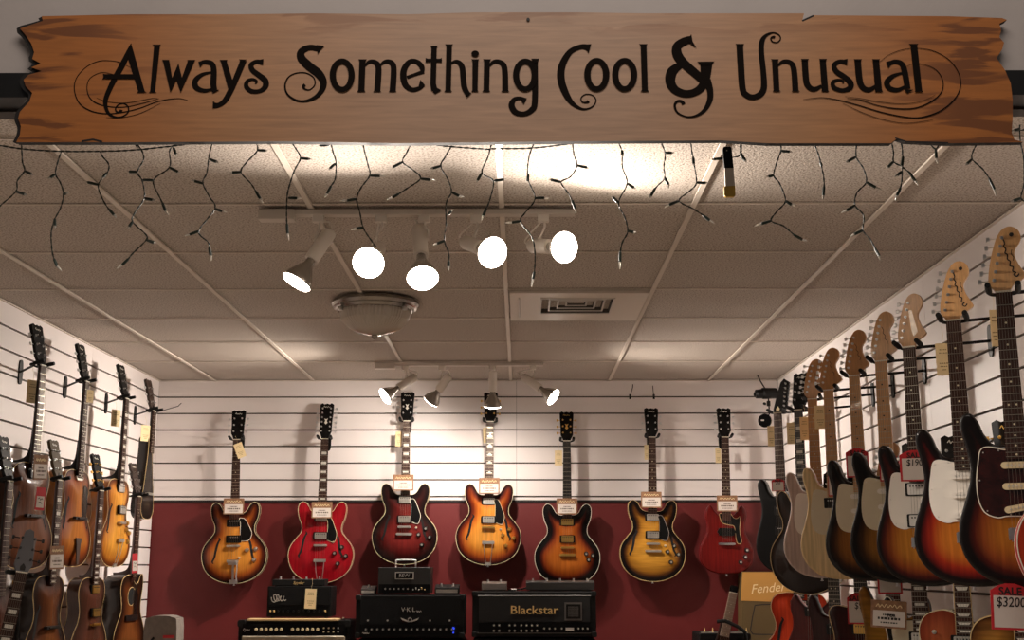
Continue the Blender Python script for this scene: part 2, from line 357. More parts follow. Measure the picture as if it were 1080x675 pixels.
# lettering: hand-drawn strokes (x, y, width) and filled outlines
def crop(ox, oy, k): return lambda *p: (ox + p[0] / k, oy + p[1] / k) + ((p[2] / k,) if len(p) > 2 else ())
A_, B_, C_, D_, E_, F_, G_, H_ = [crop(o, 30, 6.75) for o in (70, 160, 290, 400, 480, 580, 690, 770)]
I_ = crop(860, 30, 6.1375)
strokes = [
 (A_, [(462,108,6),(445,165,34),(400,260,44),(350,350,42),(310,430,38),(280,510,34),(284,570,26),(308,612,20),(350,632,14),(400,628,11),(440,598,10),(440,560,10),(410,535,10),(370,545,10),(350,575,10),(365,598,14),(386,592,20),(392,580,22)]),
 (A_, [(415,250,3),(340,233,4),(240,232,5),(150,270,5),(75,350,6),(58,440,7),(95,535,8),(180,590,9),(290,608,8),(400,598,8),(520,570,7),(640,525,6),(730,505,6),(810,500,5),(865,513,3)]),
 (A_, [(470,285,2),(400,250,3),(360,240,3)]),
 (A_, [(335,328,3),(250,315,4),(170,355,5),(148,420,6),(165,490,7),(220,535,8),(310,558,7),(420,560,6),(540,535,5),(660,500,3)]),
 (A_, [(215,495,2),(290,522,4),(400,532,4),(500,520,4),(600,500,4),(650,497,2)]),
 (A_, [(285,635,2),(360,638,4),(440,628,4),(540,600,4),(670,535,2)]),
 (B_, [(340,252,26),(380,240,34),(428,252,38),(443,300,42),(440,400,44),(450,440,36)]),
 (B_, [(435,312,14),(360,330,28),(312,372,40),(316,420,40),(365,444,32),(420,438,24),(445,415,20)]),
 (B_, [(655,228,46),(590,385,42),(560,450,42),(522,515,40),(480,546,36),(442,550,44)]),
 (B_, [(790,244,38),(745,238,32),(708,262,36),(720,300,38),(765,335,40),(808,372,44),(810,415,42),(770,447,32),(710,448,34),(674,415,34),(682,377,28),(720,364,22),(748,378,18),(738,396,12)]),
 (C_, [(325,150,44),(250,137,44),(190,165,52),(190,215,60),(250,275,64),(310,322,62),(345,380,50),(335,440,40),(290,490,30),(220,518,20),(150,512,16),(90,470,14),(72,410,12),(95,350,10),(150,320,9),(220,318,9),(275,350,9),(285,400,9),(250,437,9),(212,432,14),(205,412,24),(215,402,22)]),
 (C_, [(640,268,14),(675,238,30),(720,247,38),(738,290,43),(728,452,45)]),
 (C_, [(745,268,14),(785,238,30),(828,245,38),(846,290,43),(838,452,45)]),
 (D_, [(308,325,20),(303,275,38),(265,238,36),(215,240,38),(178,290,44),(172,350,46),(190,408,42),(235,438,34),(285,428,30),(322,410,8)]),
 (D_, [(198,350,24),(255,330,24),(318,308,30)]),
 (D_, [(510,252,16),(550,237,30),(588,270,40),(598,350,42),(606,420,42),(628,465,36)]),
 (E_, [(245,270,14),(275,240,30),(320,242,36),(352,285,42),(357,452,44)]),
 (E_, [(568,225,42),(568,520,42),(545,582,42),(490,610,36),(430,598,42),(402,550,44),(420,508,32),(460,498,26),(500,508,22)]),
 (F_, [(280,140,50),(220,132,38),(140,172,42),(85,270,52),(80,370,54),(115,470,48),(165,540,32),(235,576,16),(300,560,11),(328,515,9),(305,478,8),(255,470,8),(222,495,9),(230,525,10),(262,528,16),(274,518,26)]),
 (G_, [(262,80,56),(215,93,60),(163,130,64),(165,190,72),(210,250,68),(290,320,64),(375,395,60)]),
 (G_, [(190,258,46),(128,308,72),(114,380,70),(150,440,62),(225,467,56),(300,450,56),(350,400,62),(365,330,74),(370,250,86)]),
 (G_, [(372,370,62),(396,440,46),(395,510,40),(360,580,28),(300,622,18),(230,630,12),(165,600,14),(145,550,18),(165,520,18),(195,522,22),(210,542,28)]),
 (H_, [(68,118,48),(75,250,48),(88,430,46),(118,477,44),(165,491,42),(215,470,44),(240,420,44),(235,300,40),(222,180,40),(225,100,38),(250,55,24),(300,32,12),(345,45,10),(358,75,9),(335,100,9),(300,95,10),(290,72,12),(306,62,18),(318,66,22)]),
 (H_, [(340,265,14),(375,240,30),(420,242,36),(452,285,42),(465,450,44)]),
 (H_, [(530,225,44),(540,370,44),(560,418,42),(600,435,36),(650,410,20)]), (H_, [(658,225,44),(675,452,46)]),
 (I_, [(198,222,34),(155,216,28),(120,240,32),(135,280,36),(185,315,38),(225,352,40),(222,387,36),(175,403,28),(122,387,32),(112,350,26),(150,335,18),(178,345,14),(175,357,10)]),
 (I_, [(272,205,42),(285,340,42),(310,388,38),(350,398,32),(395,370,18)]), (I_, [(390,205,42),(408,410,44)]),
 (I_, [(468,236,22),(510,217,30),(558,232,36),(578,290,40),(595,392,38)]),
 (I_, [(570,287,12),(500,310,26),(462,350,38),(477,388,36),(530,400,28),(585,375,18)]),
 (I_, [(635,106,44),(668,412,44)]),
 (I_, [(415,220,2),(470,175,3),(560,140,4),(660,130,4),(770,150,5),(870,210,5),(930,300,6),(935,390,7),(890,470,8),(800,540,9),(680,578,9),(580,575,8),(430,545,8),(280,500,7),(150,465,6),(50,450,5),(-25,455,4),(-80,462,2)]),
 (I_, [(585,248,2),(640,230,3),(720,240,4),(790,280,5),(825,350,6),(810,420,7),(740,480,8),(640,518,8),(520,520,8),(400,500,6),(290,465,5),(205,455,3)]),
 (I_, [(775,432,2),(680,475,3),(550,490,4),(400,475,4),(290,455,4),(190,443,2)]),
 (I_, [(175,485,2),(300,545,4),(430,590,4),(570,615,4),(690,605,4),(760,592,2)]),
]
polys = [
 (A_, [(455,125),(468,125),(560,450),(574,459),(500,459),(514,450),(440,215)]), (A_, [(275,328),(500,328),(505,362),(265,362),(256,372),(266,346),(262,324)]),
 (A_, [(612,117),(676,117),(668,128),(634,450),(644,459),(588,459),(598,450),(626,128)]),
 (B_, [(74,226),(126,226),(147,355),(192,250),(217,352),(258,236),(254,226),(312,226),(208,460),(178,372),(135,460),(84,240)]),
 (B_, [(415,428),(484,441),(438,464)]), (B_, [(333,240),(362,232),(366,255),(346,280)]), (B_, [(484,226),(540,226),(536,240),(580,380),(566,440),(545,430),(494,238)]), (B_, [(622,222),(682,224),(640,245)]),
 (B_, [(438,518),(452,530),(450,566),(436,574)]), (B_, [(770,225),(797,220),(794,262),(772,255)]),
 (C_, [(354,127),(318,165),(306,188),(296,120)]),
 (C_, [(594,222),(655,222),(646,235),(638,442),(646,454),(584,454),(594,442),(602,235)]), (C_, [(698,454),(708,444),(748,444),(758,454)]), (C_, [(808,454),(818,444),(858,444),(868,454)]),
 (D_, [(294,368),(327,408),(300,432),(280,415)]),
 (D_, [(364,127),(418,127),(410,140),(404,395),(412,425),(443,442),(397,469),(370,440),(364,395),(372,140)]), (D_, [(330,212),(345,218),(432,218),(446,212),(446,246),(432,242),(345,242),(330,246)]),
 (D_, [(468,115),(526,115),(518,128),(510,442),(520,454),(462,454),(471,442),(478,128)]), (D_, [(592,440),(632,452),(657,462),(625,496)]),
 (D_, [(655,222),(712,222),(705,235),(700,442),(708,454),(655,454),(663,442),(664,235)]),
 (E_, [(198,222),(258,222),(248,235),(243,442),(252,454),(192,454),(202,442),(206,235)]), (E_, [(326,454),(336,444),(378,444),(388,454)]),
 (E_, [(512,500),(488,543),(470,515),(475,492)]), (E_, [(540,218),(597,218),(588,245),(560,250)]),
 (F_, [(294,114),(275,178),(255,150),(262,116)]),
 (F_, [(632,114),(694,114),(687,126),(696,442),(708,453),(642,453),(654,442),(645,126)]),
 (G_, [(263,42),(272,95),(300,142),(262,118),(238,85)]), (G_, [(303,240),(430,238),(402,264),(330,264)]),
 (H_, [(36,113),(100,113),(92,126),(46,126)]),
 (H_, [(288,222),(346,222),(340,234),(350,442),(360,453),(300,453),(308,442),(297,234)]), (H_, [(434,453),(444,443),(486,443),(496,453)]),
 (H_, [(502,220),(560,220),(550,234),(510,234)]), (H_, [(632,220),(688,220),(680,234),(638,234)]), (H_, [(645,452),(655,442),(694,442),(704,453)]),
 (I_, [(182,205),(206,199),(204,238),(186,232)]),
 (I_, [(246,202),(300,202),(292,214),(252,214)]), (I_, [(364,202),(416,202),(410,214),(370,214)]), (I_, [(380,413),(390,403),(428,403),(436,413)]),
 (I_, [(454,220),(484,212),(488,235),(470,260)]), (I_, [(572,398),(634,400),(592,424)]),
 (I_, [(600,103),(664,103),(654,116),(614,116)]), (I_, [(638,414),(648,403),(686,403),(696,414)]),
]
ringsL = [(C_, 480, 337, 89, 120, 45, 82), (E_, 500, 336, 88, 118, 44, 80), (F_, 333, 333, 90, 120, 44, 82), (F_, 531, 333, 90, 120, 44, 82)]
k = PY(548, 82, YS).x; pxm = (PY(648, 82, YS).x - k) / 100
b = MB(); MS = T((0, -.0012, 0)) @ X2Z
LZ = [0]
def layer(): LZ[0] += 1; return T((0, -.0010 - .00003 * LZ[0], 0)) @ X2Z
for cf, pts in strokes:
    MS = layer(); sm = spline(pts, 5) if len(pts) > 2 else pts
    sm = [cf(*p) for p in sm]
    b.ribbon([SP(x, y) + (max(w, .35) * pxm,) for x, y, w in sm], 0, 0, MS)
for cf, pts in polys:
    MS = layer()
    pp = [Vector(SP(*cf(*p)) + (0,)) for p in pts]
    b.add([(v.x, v.y, 0) for v in pp], [t for t in geometry.tessellate_polygon([pp])], 0, MS)
for cf, cx, cy, rx, ry, ix, iy in ringsL:
    MS = layer()
    n = 40; vs = []
    for i in range(n):
        a = 2 * math.pi * i / n
        for r1, r2 in ((rx, ry), (ix, iy)): vs.append(SP(*cf(cx + r1 * math.cos(a), cy + r2 * math.sin(a))) + (0,))
    b.add(vs, [(2 * i, 2 * i + 1, (2 * i + 3) % (2 * n), (2 * i + 2) % (2 * n)) for i in range(n)], 0, MS)
pp = [SP(*D_(683 + 27 * math.cos(a * .3142), 183 + 22 * math.sin(a * .3142))) + (0,) for a in range(20)]
b.add(pp, [list(range(20))], 0, MS)
b.build('lettering', mat('sign_print', '#16100d', .9, spec=.1), sign, smooth=0)
b = MB(); p = SP(557, 21); b.cyl((p[0], -.004, p[1]), (p[0], 0, p[1]), .004, n=10); b.build('screw', BLACK, sign)

# ------------------------------------------------------------------ icicle lights
WIRE = mat('dark_green_wire', '#18241f', .55); SOCK = mat('green_socket', '#142821', .45); BULB = mat('clear_bulb', '#f4efe6', .15, trans=.45)
YL = 2.95
lights = empty('icicle_light_string', PY(540, 130, YL), 'dark green icicle light string with unlit clear bulbs under the plank sign', 'string lights')
iv = lights.matrix_world.inverted()
def LP(ox, x, y, j=0): return iv @ PY(ox + x / 3.5533, 140 + y / 3.5533, YL + j)
main = [(0, -60, 42), (0, 0, 48), (0, 100, 62), (0, 250, 70), (0, 450, 68), (0, 600, 55), (0, 750, 33), (0, 820, 0), (260, 100, -20), (260, 400, -20), (260, 560, 10), (260, 625, 33), (260, 750, 50), (260, 900, 62), (520, 0, 60), (520, 150, 57), (520, 300, 40), (520, 400, 28), (520, 500, 0), (520, 900, -20), (780, 300, -20), (780, 800, -20), (780, 960, -20), (780, 1020, -8), (780, 1080, -12)]
pts = [LP(*m) for m in main]
def twisted(b, pts, r=.0011):
    """two strands wound round each other"""
    P = [Vector(p) for p in spline([tuple(p) for p in pts], 5)]
    d = 0; out = [[], []]
    for i, p in enumerate(P):
        if i: d += (p - P[i - 1]).length
        t = (P[min(i + 1, len(P) - 1)] - P[max(i - 1, 0)]).normalized(); u = t.cross(Vector((0, 1, 0))).normalized(); w = t.cross(u)
        for s in (0, 1):
            a = d / .018 * math.pi + s * math.pi; out[s].append(p + (u * math.cos(a) + w * math.sin(a)) * r)
    for s in (0, 1): b.tube(out[s], r * 1.05, 5)
P_ = spline([tuple(p) for p in pts], 14)
b = MB(); twisted(b, P_, .0012); b.build('main_wire', WIRE, lights)
strands = [
 (0, [(80,10),(80,35),(82,70),(84,110),(92,143),(65,180),(60,220),(5,270),(-15,290)], [(92,143,118,155),(60,220,93,231)]),
 (0, [(230,70),(215,115),(208,155),(225,185),(238,228),(228,280),(205,325),(192,375),(195,440),(203,475)], [(208,155,188,168),(236,232,250,226),(205,322,206,350),(202,472,214,500,232,519)]),
 (0, [(375,68),(385,90),(408,120),(400,155),(368,195),(385,250),(408,287)], [(400,150,386,168),(368,195,330,186),(407,285,427,308,438,320)]),
 (0, [(500,5),(508,35),(530,65),(538,100),(515,147),(533,180),(540,245),(505,300),(497,333),(545,380),(548,402),(500,450),(482,472)], [(508,38,515,52),(515,147,486,146),(540,245,573,252),(497,333,484,352),(548,402,578,412),(482,472,458,495,437,510)]),
 (0, [(650,48),(635,70),(635,130),(575,178),(600,245),(609,265)], [(650,55,659,80,662,88),(635,130,667,146),(575,178,538,177),(608,262,620,293,632,309)]),
 (0, [(810,-10),(800,25),(785,80),(775,150),(760,188),(785,240),(805,285),(745,368),(780,410),(785,435)], [(785,98,812,110),(760,190,728,181),(805,285,832,294,852,298),(745,368,712,381,690,388),(784,430,790,460,791,482)]),
 (0, [(948,-10),(952,20),(965,65),(925,110),(903,147),(940,190),(960,222)], [(965,65,995,67),(903,147,870,149),(958,218,975,247,986,265)]),
 (260, [(155,0),(162,25),(185,60),(202,95),(180,140),(160,200),(152,240),(150,300),(151,342)], [(202,95,233,98),(156,244,190,245,208,246),(151,340,154,378,160,405)]),
 (260, [(312,0),(314,30),(325,75),(335,110),(333,170),(318,198)], [(312,45,278,47),(332,115,314,133),(318,198,302,228,292,244)]),
 (260, [(440,0),(437,30),(440,60),(455,120),(462,160),(430,205),(413,248),(425,300),(437,355),(465,400),(485,428)], [(462,160,500,162,519,163),(413,248,377,254,350,256),(437,355,412,359,391,364)]),
 (260, [(640,5),(620,35),(600,75),(585,110),(625,140),(652,172),(600,210),(572,228)], [(585,110,550,128),(652,172,688,176,709,180),(572,228,546,243,525,252)]),
 (260, [(765,55),(745,90),(728,125),(755,175),(768,222),(748,265),(748,340),(742,405),(758,450),(758,482)], [(728,125,697,133),(768,222,797,237,816,242),(754,308,766,295,775,286),(742,405,715,415,698,421),(758,480,757,500,757,518)]),
 (260, [(935,0),(920,35),(905,90),(882,150),(925,180),(912,250),(899,282)], [(882,150,866,178),(928,180,962,175),(900,280,887,310,881,330)]),
 (520, [(165,5),(155,35),(135,90),(130,170),(158,245),(120,300),(103,332),(145,390),(157,450),(155,522)], [(132,155,130,180),(158,245,192,244,212,246),(103,332,72,336,44,338),(155,520,150,547,144,579)]),
 (520, [(297,0),(297,30),(303,80),(315,122),(290,165),(255,185),(280,225),(297,255)], [(315,122,352,130),(255,185,218,176),(296,252,308,285,313,303)]),
 (520, [(460,0),(465,25),(483,70),(485,130),(503,190),(470,262),(495,320),(505,370),(485,410),(476,450)], [(483,66,485,82),(503,190,528,206),(470,262,450,243),(505,368,525,372,538,374),(477,445,475,483,476,512)]),
 (520, [(622,0),(625,25),(645,75),(640,130),(643,170),(620,195),(607,210)], [(645,75,670,75),(643,168,658,195,658,208),(608,208,590,238)]),
 (520, [(738,0),(740,20),(745,70),(752,110),(762,187),(735,220),(697,255),(750,285),(787,309)], [(750,90,752,117),(762,187,797,188),(697,255,660,270,640,282),(785,308,812,328,830,340)]),
 (520, [(932,0),(930,25),(928,80),(900,92),(862,97)], [(928,82,945,105),(862,96,828,99)]),
 (780, [(6,0),(4,30),(3,80)], [(3,75,22,105)]),
 (780, [(150,0),(153,35),(155,68),(140,110),(128,160),(150,190),(172,255),(140,295),(118,330),(165,350),(210,388)], [(155,68,188,71),(128,160,108,164),(172,255,195,270,210,277),(118,330,82,341,55,351),(202,382,235,400,253,406)]),
 (780, [(270,0),(278,33),(295,80),(305,118),(315,165),(317,205)], [(302,110,308,125,306,118),(317,200,314,235,312,250)]),
 (780, [(440,0),(440,33),(437,90),(465,135),(475,185),(440,225),(433,272),(465,310),(463,365),(490,400),(508,433)], [(437,90,405,108),(475,185,510,205,534,215),(433,272,402,291,381,300),(463,365,430,380,415,389),(505,430,523,462,527,479)]),
 (780, [(565,0),(570,33),(577,75),(577,108),(605,125),(638,150)], [(577,108,557,128),(635,147,658,180,670,197)]),
 (780, [(603,0),(603,28),(610,60),(610,120),(608,180),(602,212)], [(613,88,608,125),(608,145,590,160,581,165),(604,205,590,235,585,254)]),
 (780, [(700,10),(708,35),(735,60),(750,35),(752,5)], [(735,60,738,95,743,117)]),
 (780, [(893,0),(893,33),(875,70),(872,100),(910,135),(937,173)], [(872,100,852,117),(935,170,955,212,961,238)]),
 (780, [(1050,-30),(1052,30),(1064,90),(1066,190),(1055,245),(1082,262)], [(1055,245,1025,256),(1052,-15,1028,-8)]),
]
for ox, path, bl in strands:
    j = random.uniform(-.01, .02)
    b = MB(); twisted(b, [LP(ox, x, y, j + random.uniform(-.006, .006)) for x, y in path]); st = b.build('drop_strand', WIRE, lights)
    for q in bl:
        a = LP(ox, q[0], q[1], j); c = LP(ox, q[2], q[3], j + random.uniform(-.012, .012)); d = (c - a)
        b = MB(); b.rings([(a, .0018), (a + d * .12, .0034), (a + d * .55, .0038), (c, .0036)], 8); b.build('bulb_socket', SOCK, st)
        if len(q) > 4: e = LP(ox, q[4], q[5], j)
        else: e = c + d.normalized() * .006
        b = MB(); b.rings([(c, .0030), (c + (e - c) * .5, .0026), (c + (e - c) * .85, .0014), (e, .0004)], 8); b.build('clear_bulb', BULB, st)

# clip hanging on a thread
YK = 2.93
kc = empty('hanging_clip', PY(769, 182, YK), 'black and brass folding clip hanging on a thread under the sign', 'clip')
iv2 = kc.matrix_world.inverted()
def KP(x, y, dy=0): return iv2 @ PY(740 + x / 9.65, 150 + y / 9.65, YK + dy)
def slab(pts, y0, y1, name, m, par, f=KP, bevel=.0008):
    b = MB(); b.prism([(f(*p).x, f(*p).z) for p in pts], y0, y1, 0, X2Z); return b.build(name, m, par, smooth=0, bevel=bevel)
slab([(212, 75), (222, 55), (285, 50), (300, 70), (322, 268), (228, 270)], -.006, .006, 'black_handle', BLACK, kc)
slab([(232, 270), (322, 268), (335, 450), (240, 455)], -.005, .005, 'steel_blade', mat('clip_grey', '#dccfc0', .45), kc)
slab([(226, 455), (338, 450), (340, 545), (325, 560), (245, 560), (228, 545)], -.0055, .0055, 'brass_end', mat('clip_brass', '#d0a848', .4), kc)
b = MB(); b.tube([KP(255, 85, -.007), KP(250, 0), KP(255, -180)], .0004, 4); b.build('thread', BLACK, kc)
b = MB(); b.cyl(KP(256, 84, -.0064), KP(256, 84, -.0058), .0016, n=10); b.build('eyelet', IVORY, kc)
b = MB(); b.tube([KP(228, 440), KP(205, 380), KP(225, 330)], .0008, 5); b.build('side_spring', NICKEL, kc)

# ------------------------------------------------------------------ guitars
def mir(h):   # half outline on the right side, from the neck down -> full closed outline
    return h + [(-x, y) for x, y in reversed(h) if abs(x) > .001]
ES = mir([(.028,-.440),(.050,-.437),(.068,-.424),(.081,-.402),(.096,-.382),(.119,-.374),(.139,-.391),(.144,-.425),(.135,-.472),(.119,-.512),(.121,-.552),(.148,-.588),(.178,-.628),(.192,-.670),(.189,-.720),(.168,-.772),(.125,-.814),(.065,-.840),(0,-.848)])
ST = [(.028,-.430),(.034,-.448),(.052,-.452),(.072,-.434),(.092,-.400),(.106,-.375),(.119,-.366),(.130,-.374),(.133,-.400),(.125,-.450),(.117,-.500),(.117,-.540),(.130,-.590),(.152,-.640),(.163,-.690),(.157,-.735),(.130,-.775),(.085,-.798),(.02,-.806),(-.05,-.799),(-.105,-.775),(-.145,-.733),(-.162,-.680),(-.158,-.625),(-.140,-.568),(-.125,-.515),(-.122,-.470),(-.130,-.420),(-.140,-.375),(-.138,-.345),(-.124,-.330),(-.107,-.334),(-.092,-.355),(-.080,-.388),(-.062,-.414),(-.042,-.422),(-.028,-.422)]
SG = mir([(.028,-.465),(.048,-.458),(.070,-.435),(.084,-.412),(.096,-.404),(.116,-.428),(.123,-.470),(.113,-.515),(.114,-.560),(.134,-.608),(.155,-.650),(.159,-.700),(.145,-.750),(.102,-.788),(.050,-.803),(0,-.806)])
LPO = [(.028,-.440),(.036,-.466),(.060,-.468),(.085,-.446),(.098,-.416),(.112,-.399),(.128,-.401),(.138,-.420),(.136,-.455),(.126,-.500),(.122,-.545),(.135,-.590),(.158,-.640),(.165,-.700),(.147,-.755),(.100,-.790),(.045,-.803),(0,-.806),(-.045,-.803),(-.100,-.790),(-.147,-.755),(-.165,-.700),(-.158,-.640),(-.135,-.590),(-.122,-.545),(-.128,-.505),(-.141,-.462),(-.139,-.420),(-.117,-.387),(-.075,-.372),(-.045,-.375),(-.028,-.385)]
AR = mir([(.028,-.420),(.070,-.420),(.115,-.434),(.138,-.466),(.141,-.505),(.127,-.548),(.120,-.585),(.132,-.628),(.166,-.672),(.191,-.718),(.194,-.765),(.173,-.812),(.120,-.848),(.060,-.860),(0,-.862)])
AC = [(.028,-.455),(.050,-.466),(.078,-.455),(.100,-.425),(.120,-.412),(.137,-.428),(.141,-.480),(.128,-.540),(.122,-.585),(.134,-.628),(.166,-.672),(.191,-.718),(.194,-.765),(.173,-.812),(.120,-.848),(.060,-.860),(0,-.862)] + [(-x, y) for x, y in reversed([(.028,-.420),(.070,-.420),(.115,-.434),(.138,-.466),(.141,-.505),(.127,-.548),(.120,-.585),(.132,-.628),(.166,-.672),(.191,-.718),(.194,-.765),(.173,-.812),(.120,-.848),(.060,-.860)])]
TD = mir([(.024,-.150),(.030,-.22),(.044,-.30),(.060,-.38),(.080,-.46),(.092,-.52),(.088,-.565),(.062,-.592),(.03,-.600),(0,-.601)])
TELE = [(.028,-.430),(.036,-.462),(.060,-.464),(.085,-.440),(.098,-.408),(.112,-.390),(.127,-.392),(.137,-.412),(.135,-.455),(.125,-.500),(.120,-.545),(.133,-.590),(.154,-.640),(.162,-.700),(.146,-.755),(.100,-.790),(.045,-.803),(0,-.806),(-.045,-.803),(-.100,-.790),(-.146,-.755),(-.162,-.700),(-.154,-.640),(-.133,-.590),(-.122,-.545),(-.124,-.500),(-.134,-.462),(-.140,-.425),(-.126,-.402),(-.100,-.395),(-.060,-.402),(-.028,-.408)]
PRS = [(.028,-.440),(.042,-.456),(.062,-.446),(.080,-.415),(.095,-.388),(.110,-.382),(.122,-.398),(.126,-.440),(.117,-.490),(.114,-.535),(.130,-.590),(.152,-.640),(.160,-.695),(.145,-.750),(.100,-.787),(.045,-.800),(0,-.803),(-.045,-.800),(-.100,-.787),(-.147,-.750),(-.163,-.695),(-.155,-.640),(-.135,-.590),(-.120,-.530),(-.122,-.470),(-.133,-.410),(-.133,-.365),(-.120,-.345),(-.104,-.350),(-.090,-.380),(-.070,-.420),(-.045,-.432),(-.028,-.430)]

class Body:
    def __init__(s, ctrl, t, arch, er):
        P = spline(ctrl, 5, True)
        if sum(P[i][0] * P[(i + 1) % len(P)][1] - P[(i + 1) % len(P)][0] * P[i][1] for i in range(len(P))) < 0: P = P[::-1]
        s.P = P; s.A = np.array(P); s.B = np.roll(s.A, -1, 0); s.t, s.arch, s.er = t, arch, er
    def dist(s, q):
        q = np.atleast_2d(q)[:, None, :]; d = s.B - s.A; w = q - s.A
        u = np.clip((w * d).sum(-1) / (d * d).sum(-1), 0, 1)
        return np.sqrt(((w - u[..., None] * d) ** 2).sum(-1).min(1))
    def inside(s, x, y):
        c = False
        for (ax, ay), (bx, by) in zip(s.P, s.P[1:] + s.P[:1]):
            if (ay > y) != (by > y) and x < (bx - ax) * (y - ay) / (by - ay) + ax: c = not c
        return c
    def hd(s, d):
        h = 0
        if s.arch: u = min(d / .11, 1); h += s.arch * u * u * (3 - 2 * u)
        if s.er and d < s.er: h -= s.er * (1 - math.sqrt(max(0, 1 - (1 - d / s.er) ** 2)))
        return h
    def H(s, x, y): return s.hd(float(s.dist((x, y))[0]))
    def mesh(s, topm, sidem, parent, name='body'):
        n = len(s.P); pts = [Vector(p) for p in s.P]
        for dd in ([.002, .006, .012] if s.er else [.006]):
            cand = []
            for i in range(n):
                a, c = s.P[i - 1], s.P[(i + 1) % n]; tx, ty = c[0] - a[0], c[1] - a[1]; l = math.hypot(tx, ty) or 1
                cand.append((s.P[i][0] - ty / l * dd, s.P[i][1] + tx / l * dd))
            ds = s.dist(np.array(cand))
            pts += [Vector(c) for c, d in zip(cand, ds) if d > dd * .9]
        g = .0125; r0 = .020 if s.er else .012
        xs = np.arange(s.A[:, 0].min(), s.A[:, 0].max(), g); ys = np.arange(s.A[:, 1].min(), s.A[:, 1].max(), g)
        Q = np.array([(x + (g / 2 if k % 2 else 0), y) for k, y in enumerate(ys) for x in xs]); ds = s.dist(Q)
        pts += [Vector(q) for q, d in zip(Q.tolist(), ds) if d > r0 * .75 and s.inside(*q)]
        V, _, Fc, *_r = geometry.delaunay_2d_cdt(pts, [(i, (i + 1) % n) for i in range(n)], [], 1, 1e-6)
        dv = s.dist(np.array([tuple(v) for v in V])); dv[dv < 1e-5] = 0
        N = len(V); top = [(v.x, v.y, s.hd(float(d))) for v, d in zip(V, dv)]
        def hb(d): return -s.t - (s.hd(float(d)) if s.er else .4 * s.hd(float(d)))
        bot = [(v.x, v.y, hb(d)) for v, d in zip(V, dv)]
        fs = []; ms = []
        for f in Fc:
            a, b_, c = [V[i] for i in f[:3]]
            f = list(f)
            if (b_.x - a.x) * (c.y - a.y) - (b_.y - a.y) * (c.x - a.x) < 0: f = f[::-1]
            fs.append(f); ms.append(0); fs.append([i + N for i in reversed(f)]); ms.append(1)
        for i in range(n): j = (i + 1) % n; fs.append((i, i + N, j + N, j)); ms.append(1)
        b = MB(); b.v = [Vector(v) for v in top + bot]; b.f = fs; b.m = ms
        o = b.build(name, [topm, sidem], parent, smooth=50)
        at = o.data.attributes.new('edge', 'FLOAT', 'POINT'); at.data.foreach_set('value', np.concatenate([dv, dv]).astype(np.float32))
        return o

